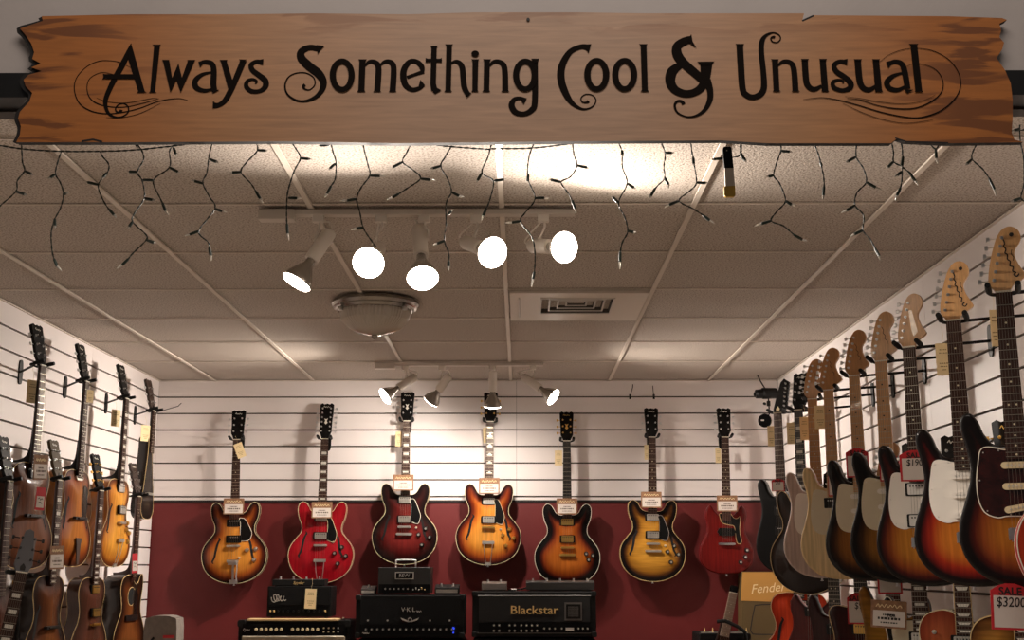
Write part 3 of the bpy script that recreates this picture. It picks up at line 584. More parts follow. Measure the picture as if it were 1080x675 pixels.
_bodies = {}
BUR = {
 'es_amber': [(0,'#150a08'),(.010,'#220d08'),(.026,'#5a220c'),(.045,'#a4521a'),(.075,'#cf8230'),(.12,'#d98f38')],
 'es_amber2': [(0,'#1a0c0c'),(.012,'#320f0c'),(.030,'#7a2c10'),(.052,'#c06420'),(.085,'#dd8e34'),(.13,'#e29a40')],
 'cherry': [(0,'#8c0e1a'),(.03,'#9c101c'),(.1,'#a21420')],
 'black_cherry': [(0,'#120908'),(.020,'#1c0c0a'),(.045,'#3a1210'),(.075,'#611a18'),(.14,'#7a2622')],
 'dark_amber': [(0,'#0b0706'),(.028,'#0f0807'),(.040,'#4a160c'),(.056,'#8a3a14'),(.09,'#b4601f'),(.14,'#c06a24')],
 'yellow': [(0,'#0d0806'),(.020,'#140b07'),(.034,'#5a3210'),(.052,'#a46e22'),(.09,'#c48a30'),(.14,'#ca9238')],
 'sg_red': [(0,'#5c1210'),(.05,'#6a1613'),(.1,'#701814')],
 'st_black': [(0,'#0c0b0b'),(.1,'#0d0c0c')],
 'st_dark': [(0,'#1c110b'),(.03,'#20140d'),(.1,'#241710')],
 'st_blush': [(0,'#c8b4aa'),(.1,'#ccb8ae')],
 'st_blonde': [(0,'#d8ba88'),(.02,'#e4ca9a'),(.1,'#e8d0a2')],
 'st_two': [(0,'#0c0908'),(.020,'#150d08'),(.040,'#3f230f'),(.07,'#8a5622'),(.12,'#a36a28')],
 'st_two2': [(0,'#0c0908'),(.026,'#150d08'),(.048,'#42270e'),(.08,'#8c5c22'),(.13,'#a06c28')],
 'st_three': [(0,'#0c0908'),(.016,'#170b08'),(.030,'#4f170d'),(.050,'#8c4318'),(.085,'#b47226'),(.13,'#bd7c2a')],
 'st_red': [(0,'#0c0908'),(.020,'#170807'),(.034,'#6a1410'),(.052,'#982b14'),(.085,'#bd6a25'),(.13,'#c47628')],
 'st_amber': [(0,'#0b0807'),(.024,'#120908'),(.040,'#4a160d'),(.062,'#84401a'),(.10,'#a4621f'),(.14,'#aa6a22')],
 'brown_arch': [(0,'#2c160d'),(.02,'#4c2917'),(.06,'#6a3d25'),(.14,'#744529')],
 'amber_arch': [(0,'#2e1408'),(.02,'#5a280e'),(.05,'#8e4416'),(.1,'#b8702c')],
 'gold_arch': [(0,'#3a1a0a'),(.018,'#6a3410'),(.04,'#b87226'),(.09,'#d8963a')],
 'dark_top': [(0,'#14100e'),(.03,'#1c1512'),(.1,'#3a2c22')],
 'tobacco': [(0,'#140a05'),(.03,'#2c1509'),(.07,'#5a2e13'),(.12,'#774420')],
 'walnut': [(0,'#1c0f0a'),(.03,'#3c2014'),(.08,'#573022')],
 'orange': [(0,'#b8361a'),(.05,'#c43e1e'),(.1,'#c8421f')],
 'maroon': [(0,'#2c0d0a'),(.05,'#37110d'),(.1,'#3c130e')],
 'ox': [(0,'#42100e'),(.05,'#521512'),(.1,'#571614')],
 'mustard': [(0,'#7a5216'),(.03,'#94661c'),(.1,'#a87624')],
 'cherry_lp': [(0,'#7a2f1a'),(.04,'#94482a'),(.1,'#a65a34')],
 'flame_lp': [(0,'#4c2a10'),(.03,'#7d5222'),(.07,'#a1702e'),(.13,'#ac7a34')],
 'red_edge': [(0,'#b83a22'),(.05,'#c24428'),(.1,'#c24428')],
}
SIDE = {'amber_side': ('#9a5c22', .4), 'dark_side': ('#1b120d', .4), 'brown_side': ('#3a2114', .4), 'cherry_side': ('#8a1018', .3), 'black_side': ('#0c0908', .3), 'tan_side': ('#8a5426', .4)}
def fmesh(b, S, n, kind, ytop):
    pass
def guitar(nut, yaw, label, shape='ST', t=.045, arch=0, er=.010, finish='st_black', side='black_side', flame=0, scale=.648, roll=0, lean=0,
           name='electric_guitar', cat='guitar', group=None, head='fender', headm=None, neckm=None, board=None, inlay='dots', frets=21, binding=None,
           guard=None, pups=(), bridge='tom', knobs=(), fholes=None, heel=False, hole=False, logo=None, tunerm=None, knobm=None, tuneside=True, nboard=None, selector=None, logom=None, size=1.0, coat=1.0):
    M = frame(nut, yaw, roll, lean) @ Matrix.Scale(size, 4); g = empty(name, M, label, cat, group)
    shp = {'ES': ES, 'ST': ST, 'SG': SG, 'LP': LPO, 'AR': AR, 'AC': AC, 'TD': TD, 'TELE': TELE, 'PRS': PRS}[shape]
    B = Body(shp, t, arch, er)
    B.mesh(burst('finish_' + finish + ('_flame' if flame else ''), BUR[finish], flame, coat), mat(side, SIDE[side][0], SIDE[side][1], coat=.5, spec=.15, vary=.2, vscale=5, stretch=(3, 3, 30)), g)
    if binding:
        b = MB(); pts = [(x, y, .0002 - (er * .3 if er else 0)) for x, y in B.P]
        n = len(pts)
        for rr, zz in ((.0018, 0), (.0014, -t)) if arch else ((.0018, 0),):
            vs = []; fs = []
            for i in range(n):
                p = Vector((B.P[i][0], B.P[i][1], 0)); a = B.P[i - 1]; c = B.P[(i + 1) % n]
                nn = Vector((c[1] - a[1], a[0] - c[0], 0)).normalized()
                for k in range(4):
                    an = math.pi / 4 + k * math.pi / 2; vs.append(p + nn * math.cos(an) * rr + Vector((0, 0, math.sin(an) * rr + zz)))
            for i in range(n):
                j = (i + 1) % n
                for k in range(4): fs.append((i * 4 + k, j * 4 + k, j * 4 + (k + 1) % 4, i * 4 + (k + 1) % 4))
            b.add(vs, fs)
        b.build('binding', binding, g)
    S = scale; wn, wb = .0215, .0275
    fy = lambda n: -S * (1 - 2 ** (-n / 12))
    yend = fy(frets) - .006
    ztop = max(B.H(0, max(yend, -.5)), 0) + .013 if arch else .012
    wid = lambda y: wn + (wb - wn) * min(1, y / -.45)
    neckm = neckm or MAHOG; board = board or ROSE; headm = headm or neckm
    # neck
    b = MB(); yj = max(p[1] for p in B.P if abs(p[0]) < .04) - .03
    prof = [(math.cos(a) , -math.sin(a)) for a in np.linspace(0, math.pi, 9)]
    ysn = [0, -.1, -.2, -.3, yj] if yj < -.3 else [0, yj / 2, yj]
    vs = []; 
    for y in ysn:
        for c, s_ in prof: vs.append((c * wid(y), y, ztop - .006 + s_ * (.015 + .004 * min(1, -y / .4))))
    k = len(prof); fs = []
    for i in range(len(ysn) - 1):
        for j in range(k - 1): fs.append((i * k + j, i * k + j + 1, (i + 1) * k + j + 1, (i + 1) * k + j))
        fs.append((i * k + k - 1, i * k, (i + 1) * k, (i + 1) * k + k - 1))
    fs += [list(range(k))[::-1], [(len(ysn) - 1) * k + j for j in range(k)]]
    b.add(vs, fs)
    if heel:
        sp = spline([(yj + .17, ztop - .022), (yj + .10, ztop - .027), (yj + .06, ztop - .042), (yj + .045, -t * .7), (yj + .043, -t - .004)], 5) + [(yj - .01, -t - .004), (yj - .01, ztop - .012), (yj + .17, ztop - .012)]
        b.prism([(y, z) for y, z in sp], -.016, .016, 0, Matrix(((0, 0, 1, 0), (1, 0, 0, 0), (0, 1, 0, 0), (0, 0, 0, 1))))
    b.build('neck', neckm, g)
    # fingerboard with frets and markers
    b = MB(); b.add([(-wn, 0, ztop - .006), (wn, 0, ztop - .006), (wn, 0, ztop), (-wn, 0, ztop), (-wid(yend), yend, ztop - .006), (wid(yend), yend, ztop - .006), (wid(yend), yend, ztop), (-wid(yend), yend, ztop)],
                    [(3, 2, 1, 0), (7, 4, 5, 6), (3, 7, 6, 2), (0, 1, 5, 4), (0, 4, 7, 3), (1, 2, 6, 5)], 0)
    for n in range(1, frets + 1): b.box((0, fy(n), ztop + .0004), (2 * wid(fy(n)) - .001, .0016, .0012), 1)
    for n in (3, 5, 7, 9, 12, 15, 17, 19, 21):
        if n > frets: break
        y = (fy(n) + fy(n - 1)) / 2; w = fy(n - 1) - fy(n)
        if inlay == 'dots':
            for x in ((-.010, .010) if n == 12 else (0,)): b.cyl((x, y, ztop), (x, y, ztop + .0004), .0030, n=10, m=2)
        elif inlay == 'block': b.box((0, y, ztop + .0002), (wid(y) * 1.3, min(w * .55, .016), .0005), 2)
        elif inlay == 'trap':
            a, c = wid(y) * .75, wid(y) * .55; h = min(w * .30, .009); b.prism([(-a, y + h), (a, y + h), (c, y - h), (-c, y - h)][::-1], ztop, ztop + .0004, 2)
        elif inlay == 'crown':
            a = wid(y) * .65; h = min(w * .32, .010); b.prism([(-a, y - h), (a, y - h), (a, y), (a * .5, y), (a * .3, y + h), (-a * .3, y + h), (-a * .5, y), (-a, y)], ztop, ztop + .0004, 2)
    if nboard:
        for sx in (-1, 1): b.add([(sx * (wn + .0002), .0, ztop + .0003), (sx * (wn - .0022), 0, ztop + .0003), (sx * (wid(yend) - .0022), yend, ztop + .0003), (sx * (wid(yend) + .0002), yend, ztop + .0003)], [(0, 1, 2, 3) if sx < 0 else (3, 2, 1, 0)], 3)
    b.build('fingerboard', [board, FRET, (BDOT if board in (MAPLE,) else (PEARL if inlay in ('block', 'trap', 'crown') else DOT)), BIND], g, smooth=0)
    b = MB(); b.box((0, .002, ztop - .001), (wn * 2, .005, .006)); b.build('nut', IVORY, g)
    # headstock
    if head == 'fender': ho = spline([(-.021,0),(-.025,.010),(-.036,.028),(-.035,.055),(-.026,.10),(-.014,.14),(-.004,.163),(.010,.181),(.030,.187),(.049,.176),(.056,.155),(.051,.137),(.039,.120),(.036,.102),(.044,.078),(.056,.056),(.061,.043),(.049,.032),(.030,.022),(.021,.010),(.021,0)], 3); tn = [(-.034 + .0058 * i, .036 + .024 * i, -1) for i in range(6)]
    elif head == 'angular': ho = [(-.021,0),(-.026,.02),(-.012,.10),(.004,.165),(.022,.185),(.052,.165),(.050,.10),(.046,.03),(.021,0)]; tn = [(.047, .035 + .024 * i, 1) for i in range(6)]
    else:
        ho = mir([(0,.190),(.016,.184),(.026,.190),(.041,.182),(.040,.16),(.037,.10),(.037,.045),(.024,.018),(.021,0)][:])
        ho = [(0,.186),(.016,.181),(.028,.188),(.042,.180),(.041,.15),(.037,.09),(.037,.040),(.026,.018),(.021,0),(-.021,0),(-.026,.018),(-.037,.040),(-.037,.09),(-.041,.15),(-.042,.180),(-.028,.188),(-.016,.181)][::-1]
        if head == 'stub': ho = [(.021,0),(.022,.03),(.018,.040),(-.018,.040),(-.022,.03),(-.021,0)]
        if head == 'taper': ho = [(.021,0),(.033,.03),(.027,.09),(.015,.165),(0,.172),(-.015,.165),(-.027,.09),(-.033,.03),(-.021,0)]
        if head == 'gibson12':
            ho = [(x * .98, y * 1.22) for x, y in ho]; tn = [(sx * .033, .050 + .029 * i, sx) for i in range(6) for sx in (-1, 1)]
        elif head == 'stub': tn = []
        else: tn = [(sx * .031, .052 + .041 * i, sx) for i in range(3) for sx in (-1, 1)]
    hz = ztop - .004
    b = MB(); b.prism(ho, hz - .014, hz, 0); hs = b.build('headstock', headm, g, smooth=40)
    if head != 'fender': hs.matrix_local = T((0, 0, hz - .007)) @ Matrix.Rotation(math.radians(-13), 4, 'X') @ T((0, 0, .007 - hz))
    tm = tunerm or CHROME
    for x, y, sx in tn:
        b = MB(); xp = x + (-sx) * .008 if head != 'fender' else x + .012
        if head == 'angular': xp = x - .012
        b.cyl((xp, y, hz), (xp, y, hz + .003), .0050, n=10); b.cyl((xp, y, hz + .003), (xp, y, hz + .012), .0028, n=8)
        xo = x + sx * .022; b.cyl((x, y, hz - .009), (xo, y, hz - .009), .0022, n=6)
        b.rbox((xo + sx * .003, y, hz - .009), (.009, .014, .008), .003, axis=0)
        b.build('tuner', tm, hs)
    if logo:
        b = MB()
        if head == 'fender' and logo == 'big':
            q = [(.008,.158),(.013,.140),(.010,.132),(.015,.122),(.012,.112),(.018,.106),(.017,.094),(.024,.086),(.022,.074),(.030,.070),(.028,.058),(.036,.054),(.030,.048),(.038,.042),(.044,.050)]
            b.ribbon([(x, y, .0035) for x, y in spline(q, 4)], hz + .0004, 0)
            b.ribbon([(x, y, .002) for x, y in spline([(.030,.120),(.028,.108),(.033,.098),(.031,.088)], 4)], hz + .0004, 0)
            b.cyl((.032, .163, hz), (.032, .163, hz + .0004), .006, n=12)
            b.build('logo', INK, hs)
        elif logo == 'fsmall':
            b.ribbon([(x, y, .0022) for x, y in spline([(.010,.130),(.016,.118),(.014,.106),(.022,.096),(.020,.084),(.029,.074),(.027,.062)], 4)], hz + .0004, 0); b.build('logo', INK, hs)
        elif logo == 'foil':
            b.prism([(.006,.130),(.018,.128),(.034,.052),(.020,.036),(.014,.05)], hz, hz + .0005); b.build('logo', mat('silver_foil', '#d8cfc4', .25, .6), hs)
        elif logo == 'flower':
            yy = .5 * max(p[1] for p in ho)
            b.prism([(0,yy-.022),(.010,yy-.012),(.004,yy),(.011,yy+.016),(0,yy+.010),(-.011,yy+.016),(-.004,yy),(-.010,yy-.012)], hz, hz + .0005)
            b.build('inlay', logom or PEARL, hs); b = MB()
            b.ribbon([(x, y + max(p[1] for p in ho) - .186, .0022) for x, y in spline([(-.020,.160),(-.014,.168),(-.010,.158),(-.004,.164),(.002,.158),(.008,.165),(.014,.158),(.020,.163)], 3)], hz + .0004)
            b.build('logo', logom or PEARL, hs)
        elif logo == 'script':
            b.ribbon([(x, y + max(p[1] for p in ho) - .186, .0026) for x, y in spline([(-.020,.160),(-.014,.168),(-.010,.158),(-.004,.164),(.002,.158),(.008,.165),(.014,.158),(.020,.163)], 3)], hz + .0004); b.build('logo', logom or PEARL, hs)
    if head != 'fender':
        b = MB(); b.prism([(-.009,.008),(.009,.008),(.010,.022),(0,.036),(-.010,.022)], hz, hz + .0015); b.build('truss_rod_cover', logom if head == 'angular' and logom else BLKGLOSS, hs)
    # strings
    yb = -S - .002; b = MB()
    zb = (B.H(0, yb) if arch else 0) + (.020 if bridge != 'strat' else .012)
    for i in range(6):
        x0 = -.0165 + .0066 * i; x1 = -.026 + .0104 * i
        b.tube([(x0, .002, ztop + .003), (x1, yb, zb)], .0005, 4)
        if bridge in ('trapeze', 'stop', 'bigsby'): b.tube([(x1, yb, zb), (x1, yb - (.04 if bridge == 'stop' else .085), zb - .008)], .0006, 4)
    b.build('strings', STEEL, g)
    # bridge and tail
    Ht = lambda x, y: max(B.H(x, y), 0)
    h = Ht(0, yb)
    if bridge in ('tom', 'stop', 'trapeze', 'bigsby'):
        b = MB(); b.rbox((0, yb, h + .013), (.078, .013, .010), .005, 0)
        for i in range(6): b.box((-.026 + .0104 * i, yb, h + .019), (.006, .008, .004))
        for sx in (-1, 1): b.cyl((sx * .036, yb, h), (sx * .036, yb, h + .012), .0045, n=8)
        b.build('bridge', tunerm if tunerm == GOLD else NICKEL, g)
    if bridge == 'stop':
        y = yb - .042; b = MB(); b.rbox((0, y, h + .012), (.086, .014, .012), .006, 0)
        for sx in (-1, 1): b.cyl((sx * .041, y, h), (sx * .041, y, h + .019), .007, n=10)
        b.build('stop_bar', tunerm if tunerm == GOLD else NICKEL, g)
    if bridge == 'trapeze':
        y = yb - .088; ye = min(p[1] for p in B.P); b = MB(); b.rbox((0, y, h + .011), (.072, .018, .008), .004, 0)
        for sx in (-1, 1): b.tube([(sx * .026, y, h + .011), (sx * .021, (y + ye) / 2, h * .7 + .009), (sx * .013, ye + .004, .006), (sx * .013, ye - .003, -.01)], .0022, 6)
        b.rbox((0, ye + .006, .005), (.036, .018, .005), .003, 0); b.build('trapeze_tailpiece', NICKEL, g)
    if bridge == 'bigsby':
        y = yb - .088; ye = min(p[1] for p in B.P); b = MB(); b.cyl((-.034, y, h + .014), (.034, y, h + .014), .009, n=12); b.rbox((0, y - .012, h + .008), (.060, .02, .008), .004, 0)
        b.rbox((0, (y + ye) / 2, h * .6 + .007), (.012, y - ye, .005), .002, 0); b.rbox((0, ye + .01, .005), (.05, .024, .006), .004, 0)
        b.tube([(.028, y, h + .022), (.030, y - .04, h + .026), (.026, y - .09, h + .026), (.030, ye + .015, h + .024)], .0035, 8); b.build('vibrato_tailpiece', CHROME, g)
    if bridge == 'wrap':
        b = MB(); b.rbox((0, yb, .014), (.092, .013, .012), .006, 0)
        for sx in (-1, 1): b.cyl((sx * .043, yb, 0), (sx * .043, yb, .021), .006, n=10)
        b.build('wrap_bridge', CHROME, g)
    if bridge == 'strat':
        b = MB(); b.box((0, yb - .012, .003), (.072, .030, .003))
        for i in range(6):
            x = -.0275 + .011 * i; b.box((x, yb - .006, .008), (.0095, .022, .007)); b.cyl((x, yb - .030, .004), (x, yb - .030, .008), .002, n=6)
        b.build('bridge', CHROME, g)
    if bridge == 'wood':
        b = MB(); b.rbox((0, yb, h + .009), (.13, .014, .016), .006, 0); b.rbox((0, yb, h + .018), (.09, .006, .010), .002, 0); b.build('bridge', EBONY, g)
        ye = min(p[1] for p in B.P); b = MB(); y = yb - .09
        b.prism([(-.030, y), (.030, y), (.022, y - .03), (.012, ye + .01), (-.012, ye + .01), (-.022, y - .03)], h + .006, h + .010); b.build('tailpiece', mat('dark_tailpiece', '#3a2416', .5), g)
    if bridge == 'pin':
        b = MB(); b.rbox((0, yb, .006), (.15, .03, .011), .010, 0); b.build('bridge', EBONY, g)
    # pickups
    for q in pups:
        kind, y = q[0], q[1]; h = Ht(0, y)
        b = MB()
        if kind in ('hb', 'hbg', 'hbb'):
            b.rbox((0, y, h + .003), (.090, .044, .008), .004, 1)
            b.rbox((0, y, h + .008), (.070, .037, .010), .004, 0)
            for i in range(6): b.cyl((-.025 + .010 * i, y + .010, h + .013), (-.025 + .010 * i, y + .010, h + .0136), .0028, n=8, m=1 if kind != 'hbb' else 2)
            b.build('pickup', [{'hb': NICKEL, 'hbg': GOLD, 'hbb': BLACK}[kind], BLACK, NICKEL], g)
        elif kind in ('sc', 'scw'):
            a = math.radians(q[2] if len(q) > 2 else 0); R = T((0, y, 0)) @ Matrix.Rotation(a, 4, 'Z')
            b.rbox((0, 0, .0065), (.084, .018, .012), .009, 0, R, n=5)
            for i in range(6): b.cyl((-.026 + .0104 * i, 0, .012), (-.026 + .0104 * i, 0, .0134), .0026, n=8, m=1, M=R)
            b.build('pickup', [CREAM if kind == 'sc' else WHITEP, NICKEL], g)
        elif kind == 'p90':
            b.prism(spline([(-.056, y), (-.044, y + .016), (-.04, y + .022), (.04, y + .022), (.044, y + .016), (.056, y), (.044, y - .016), (.04, y - .022), (-.04, y - .022), (-.044, y - .016)], 2, True), 0, .012, 0)
            b.build('pickup', [BLACK], g)
        elif kind == 'tele':
            b.rbox((0, y, h + .006), (.070, .022, .010), .010, 0, n=4); b.build('pickup', [NICKEL], g)
    # pickguard
    if guard:
        kind, gm = guard[0], guard[1]
        G = {'strat': [(.031,-.440),(.048,-.463),(.075,-.455),(.097,-.420),(.108,-.408),(.112,-.440),(.108,-.500),(.108,-.545),(.118,-.590),(.135,-.628),(.142,-.665),(.125,-.700),(.090,-.720),(.060,-.705),(.048,-.668),(.038,-.622),(-.030,-.614),(-.060,-.618),(-.092,-.603),(-.106,-.565),(-.107,-.515),(-.100,-.470),(-.092,-.435),(-.075,-.426),(-.050,-.430),(-.031,-.435)],
             'es': [(.030,-.470),(.052,-.468),(.066,-.476),(.082,-.500),(.100,-.535),(.108,-.560),(.100,-.585),(.086,-.600),(.046,-.602),(.038,-.596),(.038,-.50)],
             'esb': [(.030,-.470),(.050,-.464),(.064,-.480),(.080,-.520),(.094,-.560),(.090,-.590),(.078,-.612),(.040,-.600),(.038,-.596),(.038,-.50)],
             'sg': [(-.040,-.455),(-.038,-.475),(-.024,-.508),(.020,-.520),(.044,-.525),(.052,-.555),(.056,-.600),(.064,-.625),(.080,-.628),(.088,-.612),(.082,-.580),(.078,-.540),(.082,-.500),(.080,-.468),(.066,-.480),(.045,-.478),(.030,-.458),(.02,-.452),(-.02,-.452)],
             'arch': [(.030,-.500),(.055,-.490),(.078,-.520),(.082,-.590),(.070,-.640),(.040,-.650),(.034,-.60)],
             'tele': [(-.031,-.42),(-.095,-.432),(-.105,-.47),(-.092,-.53),(-.094,-.58),(-.05,-.605),(.05,-.605),(.09,-.60),(.10,-.56),(.09,-.50),(.07,-.475),(.04,-.47),(.031,-.44)]}[kind]
        P = spline(G, 3, True)
        zt = .0028 if not arch else B.H(.05, -.55) + .008
        b = MB(); b.prism(P, zt - .0025, zt, 0, None, 1)
        cx = sum(p[0] for p in P) / len(P); cy = sum(p[1] for p in P) / len(P)
        if len(guard) > 2:
            n = len(P)
            b.ribbon([(x, y, .0028) for x, y in P + P[:1]], zt + .0003, 1)
        if kind in ('strat', 'tele'):
            for x, y in G[::2]: b.cyl((x + (cx - x) * .06, y + (cy - y) * .06, zt), (x + (cx - x) * .06, y + (cy - y) * .06, zt + .0008), .0022, n=6, m=2)
        b.build('pickguard', [gm, guard[2] if len(guard) > 2 else gm, NICKEL], g, smooth=0)
    # f holes
    if fholes:
        for sx in (-1, 1):
            b = MB(); cx, cy = fholes; zf = lambda x, y: B.H(x, y) + .0012
            pth = [(.012, .076, .005), (.022, .066, .008), (.016, .056, .011), (.007, .036, .013), (0, 0, .014), (-.007, -.036, .013), (-.016, -.056, .011), (-.022, -.066, .008), (-.012, -.076, .005)]
            b.ribbon([(sx * (cx - x), cy + y, w) for x, y, w in spline(pth, 4)], zf)
            for x, y in ((.0195, .062), (-.0195, -.062)):
                X, Y = sx * (cx - x), cy + y; z = zf(X, Y); b.cyl((X, Y, z - .001), (X, Y, z + .0003), .0062, n=12)
            b.build('f_hole', mat('sound_opening', '#0a0706', .9), g)
    if hole:
        b = MB(); b.cyl((0, -.53, .0002), (0, -.53, .0009), .050, n=32); b.cyl((0, -.53, .0009), (0, -.53, .0012), .046, n=32, m=1)
        b.build('sound_hole', [BIND, mat('sound_opening', '#0a0706', .9)], g)
    for x, y in knobs:
        z = Ht(x, y) + (.003 if guard and guard[0] in ('strat',) else 0); b = MB()
        b.rings([((x, y, z), .0135), ((x, y, z + .005), .0125), ((x, y, z + .014), .0100), ((x, y, z + .0155), .0085)], 14)
        b.cyl((x, y, z + .0155), (x, y, z + .0165), .0070, n=14, m=1); b.build('knob', [knobm or BLACK, knobm if knobm in (CREAM, GOLD) else NICKEL], g)
    if selector:
        x, y = selector; z = Ht(x, y); b = MB(); b.cyl((x, y, z), (x, y, z + .003), .007, n=12); b.cyl((x, y, z + .003), (x + .004, y + .003, z + .018), .0022, .003, n=8, m=1); b.build('toggle_switch', [NICKEL, CREAM], g)
    # strap button at the lower end
    ye = min(p[1] for p in B.P); b = MB(); b.rings([((0, ye + .002, -t / 2), .004), ((0, ye - .008, -t / 2), .004), ((0, ye - .009, -t / 2), .007), ((0, ye - .012, -t / 2), .006)], 10); b.build('strap_button', CHROME, g)
    return g, M

def hanger(M, wallp, label, group, arm_r=.005, plate=True, tilt=0):
    """wall bracket whose padded yoke carries a headstock; M is the guitar's matrix, wallp a point on the wall"""
    h = empty('wall_hanger', T(Vector(wallp)), label, 'hanger', group); inv = h.matrix_world.inverted()
    L = lambda p: inv @ (M @ Vector(p))
    n = (M @ Vector((0, 0, -.03))) - Vector(wallp); n.z = 0
    if plate:
        b = MB(); d = Vector((n.x, n.y, 0)).normalized()
        if abs(d.x) > abs(d.y) or abs(wallp[0] - XR) < .02 or abs(wallp[0] - XL) < .02: d = Vector((1 if wallp[0] < 0 else -1, 0, 0)); ax = Matrix(((0, 0, d.x, 0), (1, 0, 0, 0), (0, 1, 0, 0), (0, 0, 0, 1)))
        else: d = Vector((0, -1, 0)); ax = Matrix(((1, 0, 0, 0), (0, 0, -1, 0), (0, 1, 0, 0), (0, 0, 0, 1)))
        pl = spline([(0, .055), (.016, .045), (.020, .0), (.016, -.045), (0, -.055), (-.016, -.045), (-.020, 0), (-.016, .045)], 3, True)
        b.prism(pl, 0, .006, 0, ax); b.build('wall_plate', BLACK, h, bevel=.001)
    b = MB(); c = L((0, .004, -.028)); b.tube([(0, 0, 0), (c.x * .5, c.y * .5, c.z * .5), c], arm_r, 8); b.build('arm', BLACK, h)
    b = MB()
    for sx in (-1, 1):
        b.tube([L(p) for p in spline([(0, .004, -.028), (sx * .020, .002, -.028), (sx * .036, .004, -.020), (sx * .038, .008, .004), (sx * .039, .014, .040)], 4)], .0050, 8)
    b.build('yoke', BLKSAT, h)
    for sx in (-1, 1):
        b = MB(); b.rings([(L((sx * .038, .007, -.004)), .0085), (L((sx * .0385, .012, .020)), .0088), (L((sx * .039, .0165, .044)), .0078)], 10); b.build('foam_grip', BLKSAT, h)
    return h

def card(M, w, h, label, kind='price', group=None, lines=None, name='price_card', cat='price tag'):
    g = empty(name, M, label, cat, group)
    b = MB(); b.rbox((0, 0, 0), (w, h, .0012), min(w, h) * .04)
    if kind == 'price':
        b.build('backing', CARDB, g, smooth=0)
        b = MB(); b.box((0, -h * .15, .0009), (w * .88, h * .56, .0006)); b.build('white_panel', CARDW, g, smooth=0)
        b = MB()
        for y, x, ww, th in ((-.02, 0, .36, .06), (-.15, 0, .66, .085), (-.30, 0, .50, .045)):
            n = 7; 
            for i in range(n): b.box((w * (x - ww / 2 + ww * (i + .5) / n), h * y, .0014), (w * ww / n * (.55 + .35 * ((i * 7) % 3) / 2), h * th, .0004))
        b.build('printing', DIM if lines is None else INK, g, smooth=0)
        b = MB()
        b.ribbon([(x * w, y * h, h * .028) for x, y in spline([(-.36,.25),(-.30,.36),(-.26,.24),(-.20,.34),(-.14,.24),(-.08,.36),(-.02,.24),(.04,.34),(.10,.26),(.16,.36),(.22,.24),(.30,.34),(.36,.26)], 3)], .0010); b.build('header_script', TAGY, g)
    elif kind == 'sale':
        b2 = MB(); b2.prism([(-w / 2, -h / 2), (w / 2, -h / 2), (w / 2, h * .36), (w * .32, h * .46), (w * .12, h * .52), (-w * .12, h * .52), (-w * .32, h * .46), (-w / 2, h * .36)], -.0006, .0006); b2.build('backing', REDP, g, smooth=0)
        b = MB(); b.box((0, -h * .10, .0009), (w * .86, h * .70, .0006)); b.build('white_panel', CARDW, g, smooth=0)
    elif kind == 'manila':
        b.build('paper', TAGY, g, smooth=0)
        b = MB()
        for i, (yy, ww) in enumerate(((.30, .5), (.2, .6), (-.12, .62), (-.22, .5), (-.32, .3))):
            for k in range(4): b.box((w * ww * (-.5 + (k + .5) / 4), h * yy, .0008), (w * ww / 4 * .7, h * .03, .0004))
        b.build('printing', mat('faded_ink', '#8c7350', .8), g, smooth=0)
        b = MB(); b.tube([(0, h * .45, .0008), (.004, h * .75, -.004), (.001, h * 1.05, -.012)], .0005, 4); b.build('thread', TAGY, g)
    elif kind == 'redtag':
        b.build('paper', REDP, g, smooth=0); b = MB(); b.box((0, -h * .14, .0009), (w * .8, h * .5, .0006)); b.build('white_panel', CARDW, g, smooth=0)
        b = MB(); b.ribbon([(w * x, h * y, w * .06) for x, y in spline([(-.25,-.02),(-.1,.04),(.0,-.06),(.15,.02),(.25,-.05)], 3)], .0014); b.ribbon([(w * x, h * y, w * .06) for x, y in spline([(-.2,-.2),(0,-.14),(.2,-.22)], 3)], .0014); b.build('handwriting', INK, g)
    return g

# ------------------------------------------------------------------ guitars on the back wall
GB = 'guitars hung on the back wall'
YG = YB - .12
def back(nutpx, botpx, **k):
    n = PY(nutpx[0], nutpx[1], YG); q = PY(botpx[0], botpx[1], YG)
    roll = math.degrees(math.atan2(q.x - n.x, n.z - q.z))
    g, M = guitar(n, 0, roll=roll, group=GB, **k); return M
KN = [(.098, -.665), (.128, -.700), (.060, -.690), (.100, -.735)]
KN = [(.125, -.640), (.085, -.675), (.150, -.690), (.105, -.735)]
es = dict(shape='ES', arch=.018, er=0, t=.045, side='dark_side', scale=.628, head='gibson', headm=BLKGLOSS, name='semi_hollow_guitar', frets=20)
Ms = []
Ms.append(back((250, 464), (246, 618), label='amber sunburst semi-hollow guitar with vibrato tailpiece, leftmost on the back wall', finish='es_amber', binding=CREAM, guard=('es', BLACK, IVORY), pups=[('hbb', -.495), ('hbb', -.590)], bridge='bigsby', knobs=[(.080, -.655), (.130, -.650), (.122, -.712)], fholes=(.105, -.655), inlay='dots', logo='script', knobm=CHROME, selector=(.035, -.70), **es))
Ms.append(back((342.7, 463.3), (337, 619), label='bright cherry red twelve-string semi-hollow guitar with trapeze tailpiece', finish='cherry', binding=CREAM, guard=('esb', BLACK, CREAM), pups=[('hb', -.470), ('hb', -.575)], bridge='trapeze', knobs=KN, fholes=(.108, -.625), inlay='block', logo='flower', selector=(.075, -.61), **{**es, 'head': 'gibson12', 'side': 'cherry_side'}))
Ms.append(back((429, 444.5), (426, 599), label='black-edged wine red semi-hollow guitar behind the small amp with silver handle', finish='black_cherry', binding=CREAM, guard=('esb', BLACK, IVORY), pups=[('hb', -.470), ('hb', -.585)], bridge='stop', knobs=KN, fholes=(.112, -.635), inlay='block', logo='flower', selector=(.070, -.635), **es))
